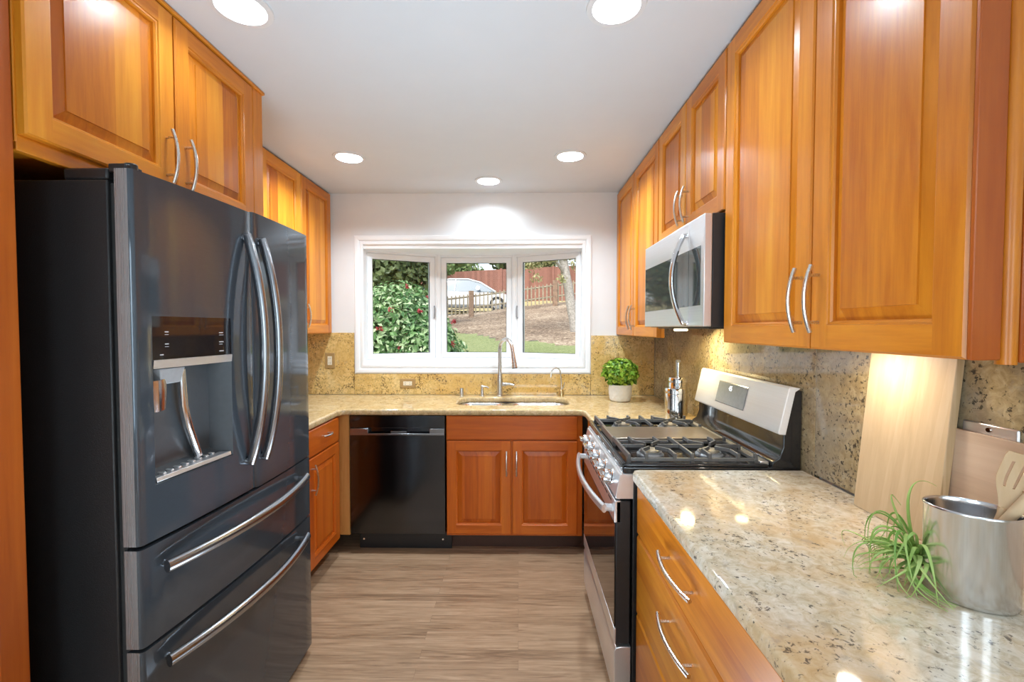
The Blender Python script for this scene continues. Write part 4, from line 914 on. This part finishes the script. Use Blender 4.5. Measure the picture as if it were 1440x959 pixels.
# air plant
ap = thing('air_plant', 'green grassy air plant sprawling on the counter left of the crock', 'plant', (.80, .905, ZT1))
b = B(); rnd = random.Random(11); root = Vector((.812, .905, ZT1 + .030))
def blade(p, pts, w):
    P_ = [p] + [Vector(q) for q in pts]; out = []; n_ = 14
    for k in range(n_ + 1):                               # Bezier of any degree
        t_ = k / n_; Q = [v.copy() for v in P_]
        while len(Q) > 1: Q = [Q[i].lerp(Q[i + 1], t_) for i in range(len(Q) - 1)]
        q = Q[0]; q.z = max(q.z, ZT1 + .003); out.append(q)
    b.tube(out, [max(.0006, w * (1 - (k / n_) ** 1.6)) for k in range(n_ + 1)], 6, flat=(.35, 1.0))
for k in range(46):
    # fans out to the left and towards the viewer, blades arch over and droop to the stone
    a = R(rnd.uniform(112, 248)); ln = rnd.uniform(.055, .125); hi = rnd.uniform(.0, .05) if rnd.random() < .7 else rnd.uniform(.06, .12)
    d = Vector((math.cos(a), math.sin(a), 0)); bend = Vector((-d.y, d.x, 0)) * rnd.uniform(-.05, .05)
    if d.y > .55: ln *= .7
    p1 = root + d * ln * .5 + Vector((0, 0, hi)); p2 = root + d * ln * 1.15 + bend * .6 + Vector((0, 0, hi * 1.0)); p3 = root + d * ln * .95 + bend * 1.6 + Vector((0, 0, -.03 + hi * rnd.uniform(-.5, .4)))
    st = root + Vector((rnd.uniform(-.010, .004), rnd.uniform(-.010, .010), rnd.uniform(-.02, .02)))
    blade(st, [p1, p2, p3], rnd.uniform(.0034, .0056))
for k in range(7):                                        # blades lying along the foot of the crock, towards the viewer
    q = rnd.uniform(-.012, .012)
    blade(root, [(.755 + q, .885, ZT1 + .05), (.735 + q, .845 + q, ZT1 + .012), (.775 + q * 2, .795 + q, ZT1 + .004)], rnd.uniform(.0034, .005))
blade(root, [(.780, .93, 1.10), (.84, .95, 1.115), (.885, .95, 1.085)], .0045)
blade(root, [(.77, .93, 1.06), (.79, .97, 1.09), (.82, .96, 1.04)], .0042)
for k in range(10): blade(root, [(.775, .91 + .006 * k, ZT1 + .05 + .004 * k), (.745 + .003 * k, .93 + .010 * k, ZT1 + .055 - .004 * k), (.765 + .004 * k, .955 + .009 * k, ZT1 + .012)], .0045)
blade(root, [(.76, 1.0, .95), (.76, 1.08, .97), (.755, 1.03, .915)], .004)
obj('blades', b, M['airleaf'], ap, smooth=60)
b = B(); b.lathe([(.004, -.026), (.014, -.018), (.016, 0), (.010, .02), (.003, .03)], root, 12); obj('base_bulb', b, M['airleaf'], ap)

# ------------------------------------------------------------------ things on the far counter
pp = thing('potted_shrub', 'round green boxwood ball in a white dimpled pot in the counter corner', 'potted plant', (.70, 3.10, ZT1))
PX, PY = .705, 3.10
b = B(); n = 40; prof = [(.058, 0), (.066, .002), (.072, .012), (.078, .05), (.079, .085), (.076, .112), (.073, .115), (.069, .112), (.069, .095)]
rs = []
fine = []
for i in range(len(prof) - 1):
    steps = 6 if 2 <= i <= 4 else 1
    for k in range(steps): fine.append((prof[i][0] + (prof[i + 1][0] - prof[i][0]) * k / steps, prof[i][1] + (prof[i + 1][1] - prof[i][1]) * k / steps, steps > 1))
fine.append((*prof[-1], False))
for r_, z_, dim in fine:
    row = []
    for q in range(60):
        a = 2 * math.pi * q / 60; rr = r_
        if dim: rr -= .0022 * (.5 + .5 * math.cos(a * 15 + z_ * 180)) * (.5 + .5 * math.cos(a * 15 - z_ * 180)) * 2
        row.append((PX + rr * math.cos(a), PY + rr * math.sin(a), ZT1 + .0005 + z_))
    rs.append(row)
b.rings(rs, True, False); obj('pot', b, M['pot'], pp, smooth=60)
b = B(); b.lathe([(.068, 0), (.02, .006)], (PX, PY, ZT1 + .098), 24); obj('soil', b, M['soil'], pp)
def leaves(b, c, rad, n, size, rnd, shell=.75, aspect=.55, squash=0.0, up=.3):
    for _ in range(n):
        while True:
            v = Vector((rnd.uniform(-1, 1), rnd.uniform(-1, 1), rnd.uniform(-1, 1)))
            if .05 < v.length < 1: break
        v = v.normalized() * (shell + (1 - shell) * rnd.random() ** .7)
        p = Vector((c[0] + v.x * rad[0], c[1] + v.y * rad[1], c[2] + v.z * rad[2]))
        nrm = (v.normalized() + Vector((rnd.uniform(-.7, .7), rnd.uniform(-.7, .7), rnd.uniform(-.5, .9)))).normalized()
        d = nrm.cross(Vector((rnd.uniform(-1, 1), rnd.uniform(-1, 1), rnd.uniform(-1, 1)))).normalized(); s = nrm.cross(d)
        L_ = size * rnd.uniform(.65, 1.3); w = L_ * aspect * .5
        tip = p + d * L_ - nrm * L_ * .18; a = p + d * L_ * .45 + s * w + nrm * L_ * .06; e_ = p + d * L_ * .45 - s * w + nrm * L_ * .06; m = p + d * L_ * .5
        b.add([p, a, tip, e_], [(0, 1, 2), (0, 2, 3)])
b = B(); rnd = random.Random(3); leaves(b, (PX, PY, ZT1 + .200), (.120, .120, .094), 1150, .034, rnd, .70, .70); obj('foliage', b, M['boxwood'], pp, smooth=0, normals=False)
b = B(); b.tube([(PX, PY, ZT1 + .095), (PX, PY, ZT1 + .2)], .012, 8); obj('stem', b, M['dark_bark'], pp)
def canister(x, y, r, h, label, tube=False):
    t = thing('canister', label, 'canister', (x, y, ZT1)); z = ZT1 + .0005
    b = B(); b.lathe([(r * .95, 0), (r, .003), (r, h - .032), (r * .985, h - .030)], (x, y, z), 40); obj('vessel', b, M['chrome'], t)
    b = B(); b.lathe([(r * .96, h - .0305), (r * 1.015, h - .029), (r * 1.015, h - .004), (r * .97, h), (r * .5, h + .001)], (x, y, z), 40); l = obj('lid', b, M['chrome'], t)
    if tube:
        b = B(); b.lathe([(.0125, h), (.0125, h + .088), (.010, h + .090)], (x, y, z), 16); k = obj('pump_tube', b, M['chrome'], l)
        b = B(); b.lathe([(.0135, h + .084), (.0135, h + .097), (.011, h + .099)], (x, y, z), 16); obj('tube_cap', b, M['grey_plastic'], k)
canister(.858, 2.452, .0535, .178, 'shorter polished steel canister just behind the range')
canister(.920, 2.585, .0535, .222, 'taller polished steel canister with an upright tube on its lid', True)

# ------------------------------------------------------------------ the garden
def interp(t, pts):
    if t <= pts[0][0]: return pts[0][1]
    for (a, va), (c, vc) in zip(pts, pts[1:]):
        if t <= c: return va + (vc - va) * (t - a) / (c - a)
    return pts[-1][1]
def gz(x, y):
    z = interp(y, [(3.9, .50), (8, .82), (10, 1.12), (13, 1.47), (17, 1.84), (19, 2.1), (30, 2.3)])
    k = max(0, min(1, (y - 8) / 9)); z += max(-.5, min(.9, .12 * (x + 1.76))) * k
    return z
def is_lawn(x, y):
    yb = interp(x, [(-6, 13.5), (-1.6, 11.6), (-.45, 10.0), (1.2, 9.25), (4, 8.4)]); return y < yb + .12 * math.sin(x * 5)
def terrain(name, mat, x0, x1, y0, y1, st, test, fn, rough=0.0):
    b = B(); nx, ny = int((x1 - x0) / st), int((y1 - y0) / st); rnd = random.Random(5); idx = {}
    for i in range(nx + 1):
        for j in range(ny + 1):
            x, y = x0 + i * st, y0 + j * st
            idx[(i, j)] = len(b.v); b.v.append((x, y, fn(x, y) + rnd.uniform(-rough, rough)))
    for i in range(nx):
        for j in range(ny):
            if test(x0 + (i + .5) * st, y0 + (j + .5) * st): b.f.append([idx[(i, j)], idx[(i + 1, j)], idx[(i + 1, j + 1)], idx[(i, j + 1)]]); b.m.append(0)
    used = sorted({i for f in b.f for i in f}); mp = {v: k for k, v in enumerate(used)}
    b.v = [b.v[i] for i in used]; b.f = [[mp[i] for i in f] for f in b.f]
    return struct(name, b, mat, normals=False, smooth=60)
terrain('lawn', M['lawn'], -9, 6, 4.0, 14.5, .16, is_lawn, gz, .012)
terrain('mulch_slope', M['mulch'], -9, 6, 8.0, 19.0, .16, lambda x, y: not is_lawn(x, y), gz, .025)
struct('street', B().add([(-30, 18.6, 2.08), (30, 18.6, 2.16), (30, 23.6, 2.25), (-30, 23.6, 2.2)], [(0, 1, 2, 3)]), M['street'], normals=False, smooth=0)
terrain('grass_bank', M['bank'], -30, 30, 23.4, 44, 1.0, lambda x, y: True, lambda x, y: interp(y, [(23.4, 2.2), (27, 3.2), (34, 3.9), (44, 5)]) + .02 * x, .05)
# picket fence
pf = thing('picket_fence', 'weathered grey picket fence along the top of the mulch slope', 'fence', (-1, 17.3, 2))
def fpos(s): return Vector((-5.2 + s, 16.75 + .24 * (s - 3.44) * .9 if s > 3.44 else 16.75, 0))
rnd = random.Random(9)
for k in range(62):
    s = k * .150; p = fpos(s); z0 = gz(p.x, p.y) + .12; h = .78
    b = B(); w = .026
    b.prism([(-w, 0), (w, 0), (w, h - .05), (0, h), (-w, h - .05)], lambda u, v, a: (p.x + u, p.y + a, z0 + v), -.010, .010); obj('picket', b, M['grey_wood'], pf, smooth=0)
for hz in (.24, .66):
    b = B(); pts = []
    for k in range(32):
        p = fpos(k * .30); pts.append((p.x, p.y + .035, gz(p.x, p.y) + .12 + hz))
    b.tube(pts, .035, 4, flat=(1, .7)); obj('rail', b, M['grey_wood'], pf, smooth=0)
for s in (.44, 3.44, 6.62, 9.2):
    p = fpos(s); z0 = gz(p.x, p.y); b = B(); b.box(p.x - .09, p.x + .09, p.y - .10, p.y + .08, z0 - .1, z0 + .98); obj('post', b, M['post_wood'], pf, bevel=.01)
# board fence
bf = thing('board_fence', 'tall reddish brown board fence across the street behind the car', 'fence', (0, 26, 3))
for k in range(9):
    x0 = -13 + k * 3.0
    zt0 = 4.70 + .05 * (x0 + 3); zt1 = zt0 + .15; 
    b = B(); b.rings([[(x0, y, 2.4), (x0 + 2.98, y, 2.4), (x0 + 2.98, y, zt1), (x0, y, zt0)] for y in (26.0, 26.04)]); obj('board_panel', b, M['red_fence'], bf, smooth=0)
    b = B(); b.box(x0 - .06, x0 + .06, 25.94, 26.06, 2.4, zt0 + .05); obj('post', b, M['red_fence'], bf, bevel=.01)
# car
car = thing('car', 'white sedan parked on the street behind the picket fence', 'car', (-2.4, 20.6, 2.12))
cx0, cyy, cz = -4.72, 20.6, 2.13
secs = [  # s, z bottom, z shoulder, half width
    (0.0, .42, .78, .62), (.08, .32, .92, .78), (.5, .24, .97, .86), (1.2, .22, .96, .90), (2.4, .20, .93, .91), (3.3, .20, .90, .90), (4.0, .22, .82, .87), (4.4, .28, .70, .78), (4.62, .36, .58, .60)]
b = B(); rs = []
for s, zb, zt, hw in secs:
    ring_ = [(-.80, zb), (-1, zb + .12), (-1, (zb + zt) / 2 + .05), (-.96, zt - .06), (-.86, zt), (.86, zt), (.96, zt - .06), (1, (zb + zt) / 2 + .05), (1, zb + .12), (.80, zb)]
    rs.append([(cx0 + s, cyy + q * hw, cz + z_) for q, z_ in ring_])
b.rings(rs); obj('body', b, M['car_white'], car, smooth=40)
prof = [(.35, .93), (1.05, 1.33), (1.7, 1.45), (2.5, 1.44), (3.05, 1.28), (3.72, .86)]
b = B()
b.rings([[(cx0 + s, cyy + sg * (.66 + .18 * (1.45 - z_) / .5), cz + z_) for s, z_ in prof] for sg in (-1, 1)], True, True); obj('windows', b, M['car_glass'], car, smooth=0)
b = B()
for sg in (-1, 1):
    pts = [(cx0 + s, cyy + sg * (.67 + .18 * (1.45 - z_) / .5), cz + z_ + .012) for s, z_ in prof]; b.tube(pts, .035, 6)
    for s_a, s_b in (((1.95, 1.45), (1.90, .93)), ((1.05, 1.33), (1.0, .93))):
        b.tube([(cx0 + s_a[0], cyy + sg * .68, cz + s_a[1]), (cx0 + s_b[0], cyy + sg * .86, cz + s_b[1])], .028, 6)
b.rings([[(cx0 + s, cyy - .67 - .02, cz + z_ + .03), (cx0 + s, cyy + .67 + .02, cz + z_ + .03), (cx0 + s, cyy + .67, cz + z_ - .01), (cx0 + s, cyy - .67, cz + z_ - .01)] for s, z_ in ((1.0, 1.31), (1.25, 1.39), (1.7, 1.46), (2.1, 1.465), (2.5, 1.445), (2.75, 1.38))])
obj('roof', b, M['car_white'], car, smooth=40)
b = B(); b.tube([(cx0 + 2.98, cyy - .88, cz + .98), (cx0 + 2.95, cyy - 1.05, cz + 1.03)], [.06, .10], 10); obj('side_mirror', b, M['car_white'], car)
for s in (.85, 3.78):
    for sg in (-1, 1):
        AY = Matrix.Rotation(R(90) * sg, 3, 'X').transposed() if False else Matrix.Rotation(R(90 if sg < 0 else -90), 3, 'X')
        b = B(); b.lathe([(.30, -.10), (.335, -.08), (.335, .09), (.30, .115), (.22, .11)], (cx0 + s, cyy + sg * .80, cz + .335), 28, axis=AY); w_ = obj('wheel', b, M['tyre'], car)
        b = B(); b.lathe([(.21, .10), (.21, .116), (.05, .125)], (cx0 + s, cyy + sg * .80, cz + .335), 20, axis=AY); obj('hub_cap', b, M['alloy'], w_)
b = B(); b.tube([(cx0 + 4.36, cyy - .74, cz + .62), (cx0 + 4.55, cyy - .62, cz + .60)], .06, 8); obj('headlight', b, M['alloy'], car)
# camellia bush
bu = thing('camellia_bush', 'big glossy camellia bush with red flowers outside the left window pane', 'bush', (-1.75, 6.0, .62))
b = B(); rnd = random.Random(21)
for c, r_, n_ in (((-1.75, 6.1, 1.20), (.88, .80, .78), 7500), ((-2.35, 6.2, 1.35), (.75, .8, .75), 2600), ((-1.14, 5.8, .98), (.47, .6, .56), 3000), ((-1.75, 6.0, .72), (1.0, .8, .42), 2400), ((-1.65, 6.2, 1.62), (.58, .55, .46), 1600)):
    leaves(b, c, r_, n_, .080, rnd, .60, .52)
obj('foliage', b, M['camellia'], bu, smooth=0, normals=False)
b = B()
for k in range(7): a = k * .9; b.tube([(-1.75 + .1 * math.cos(a), 6.1 + .1 * math.sin(a), .55), (-1.75 + .4 * math.cos(a), 6.1 + .35 * math.sin(a), 1.3), (-1.75 + .55 * math.cos(a), 6.1 + .5 * math.sin(a), 1.7)], [.03, .02, .008], 6)
obj('stem', b, M['dark_bark'], bu)
def at(px, py, Y):
    dx = (px - 729) / 629 * Y; return (dx, Y, 1.42 - (py - 461) / 629 * Y)
for px, py, Y in ((549, 435, 5.32), (591, 437, 5.42), (638, 452, 5.5), (637, 483, 5.45), (533, 462, 5.35), (572, 402, 5.65), (602, 417, 5.55), (561, 486, 5.4)):
    b = B(); leaves(b, at(px, py, Y), (.026, .026, .03), 14, .032, rnd, .3, .9); obj('flower', b, M['flower'], bu, smooth=0, normals=False)
# trees
tr = thing('tree', 'pale leaning tree trunk with sparse yellow leaves outside the right pane', 'tree', (1.25, 10.8, 1.2))
b = B(); b.tube([at(812, 480, 10.8), at(807, 450, 10.8), at(802, 425, 10.8), at(798, 400, 10.85), at(793, 375, 10.9), at(788, 345, 11.0), at(780, 300, 11.2)], [.15, .125, .115, .11, .11, .10, .08], 12); obj('trunk', b, M['bark'], tr, smooth=60)
b = B(); b.tube([at(796, 388, 10.9), at(780, 366, 10.6), at(755, 352, 10.4)], [.05, .035, .02], 7); b.tube([at(791, 365, 10.9), at(806, 350, 11), at(830, 335, 11)], [.06, .04, .02], 7); obj('branch', b, M['bark'], tr)
b = B(); rnd = random.Random(33)
for px, py, Y, r_, n_ in ((748, 372, 10.4, .26, 120), (770, 364, 10.6, .30, 150), (755, 392, 10.3, .16, 40), (795, 352, 11, .5, 300), (760, 345, 10.6, .5, 300), (735, 350, 10.4, .4, 160), (790, 392, 10.5, .15, 40), (815, 372, 11, .35, 150), (700, 330, 10.6, .5, 200)):
    leaves(b, at(px, py, Y), (r_, r_, r_ * .7), n_, .085, rnd, .2, .55)
obj('foliage', b, M['oakleaf'], tr, smooth=0, normals=False)
def tree(name, label, x, y, zb, h, r, mat, n, size, seed, group='trees beyond the street'):
    t = thing(name, label, 'tree', (x, y, zb), group); rnd = random.Random(seed); b = B()
    for k in range(6):
        c = (x + rnd.uniform(-.5, .5) * r, y + rnd.uniform(-.4, .4) * r, zb + h * rnd.uniform(.12, .9)); rr = r * rnd.uniform(.55, .8)
        leaves(b, c, (rr, rr, rr * .85), n // 3, size * 1.25, rnd, .35, .75)
    obj('foliage', b, M[mat], t, smooth=0, normals=False)
    b = B(); b.tube([(x, y, zb - .4), (x + .1, y, zb + h * .4), (x, y, zb + h * .8)], [.22, .16, .06], 8); obj('trunk', b, M['dark_bark'], t)
tree('dense_tree', 'dark dense tree rising behind the camellia bush in the left pane', -3.75, 13.2, 1.2, 4.4, 1.55, 'treeleaf', 4200, .14, 1, None)
tree('dense_tree', 'dark tree at the far left edge of the left pane', -8.2, 16.0, 1.2, 5.2, 2.2, 'treeleaf2', 2600, .20, 2, None)
tree('dense_tree', 'green tree behind the left end of the red board fence', -4.9, 28.5, 3.4, 6.5, 2.5, 'treeleaf2', 3000, .30, 3)
tree('dense_tree', 'dark tree behind the middle of the red board fence', .4, 30.5, 3.6, 6.5, 3.0, 'treeleaf', 4200, .30, 4)
tree('dense_tree', 'dark tree behind the right end of the red board fence', 6.2, 30.0, 3.8, 7.5, 3.2, 'treeleaf', 4200, .30, 5)
tree('dense_tree', 'distant green tree behind the white car on the left', -11.5, 31.5, 3.2, 8.0, 3.4, 'treeleaf', 3000, .32, 6)
tree('dense_tree', 'young green tree between the car and the left end of the board fence', -4.35, 24.8, 2.6, 2.6, .85, 'treeleaf2', 700, .16, 7)
tree('dense_tree', 'green tree above the board fence just right of the young green tree', -4.3, 37.0, 3.2, 8.5, 2.5, 'treeleaf2', 3600, .28, 8)
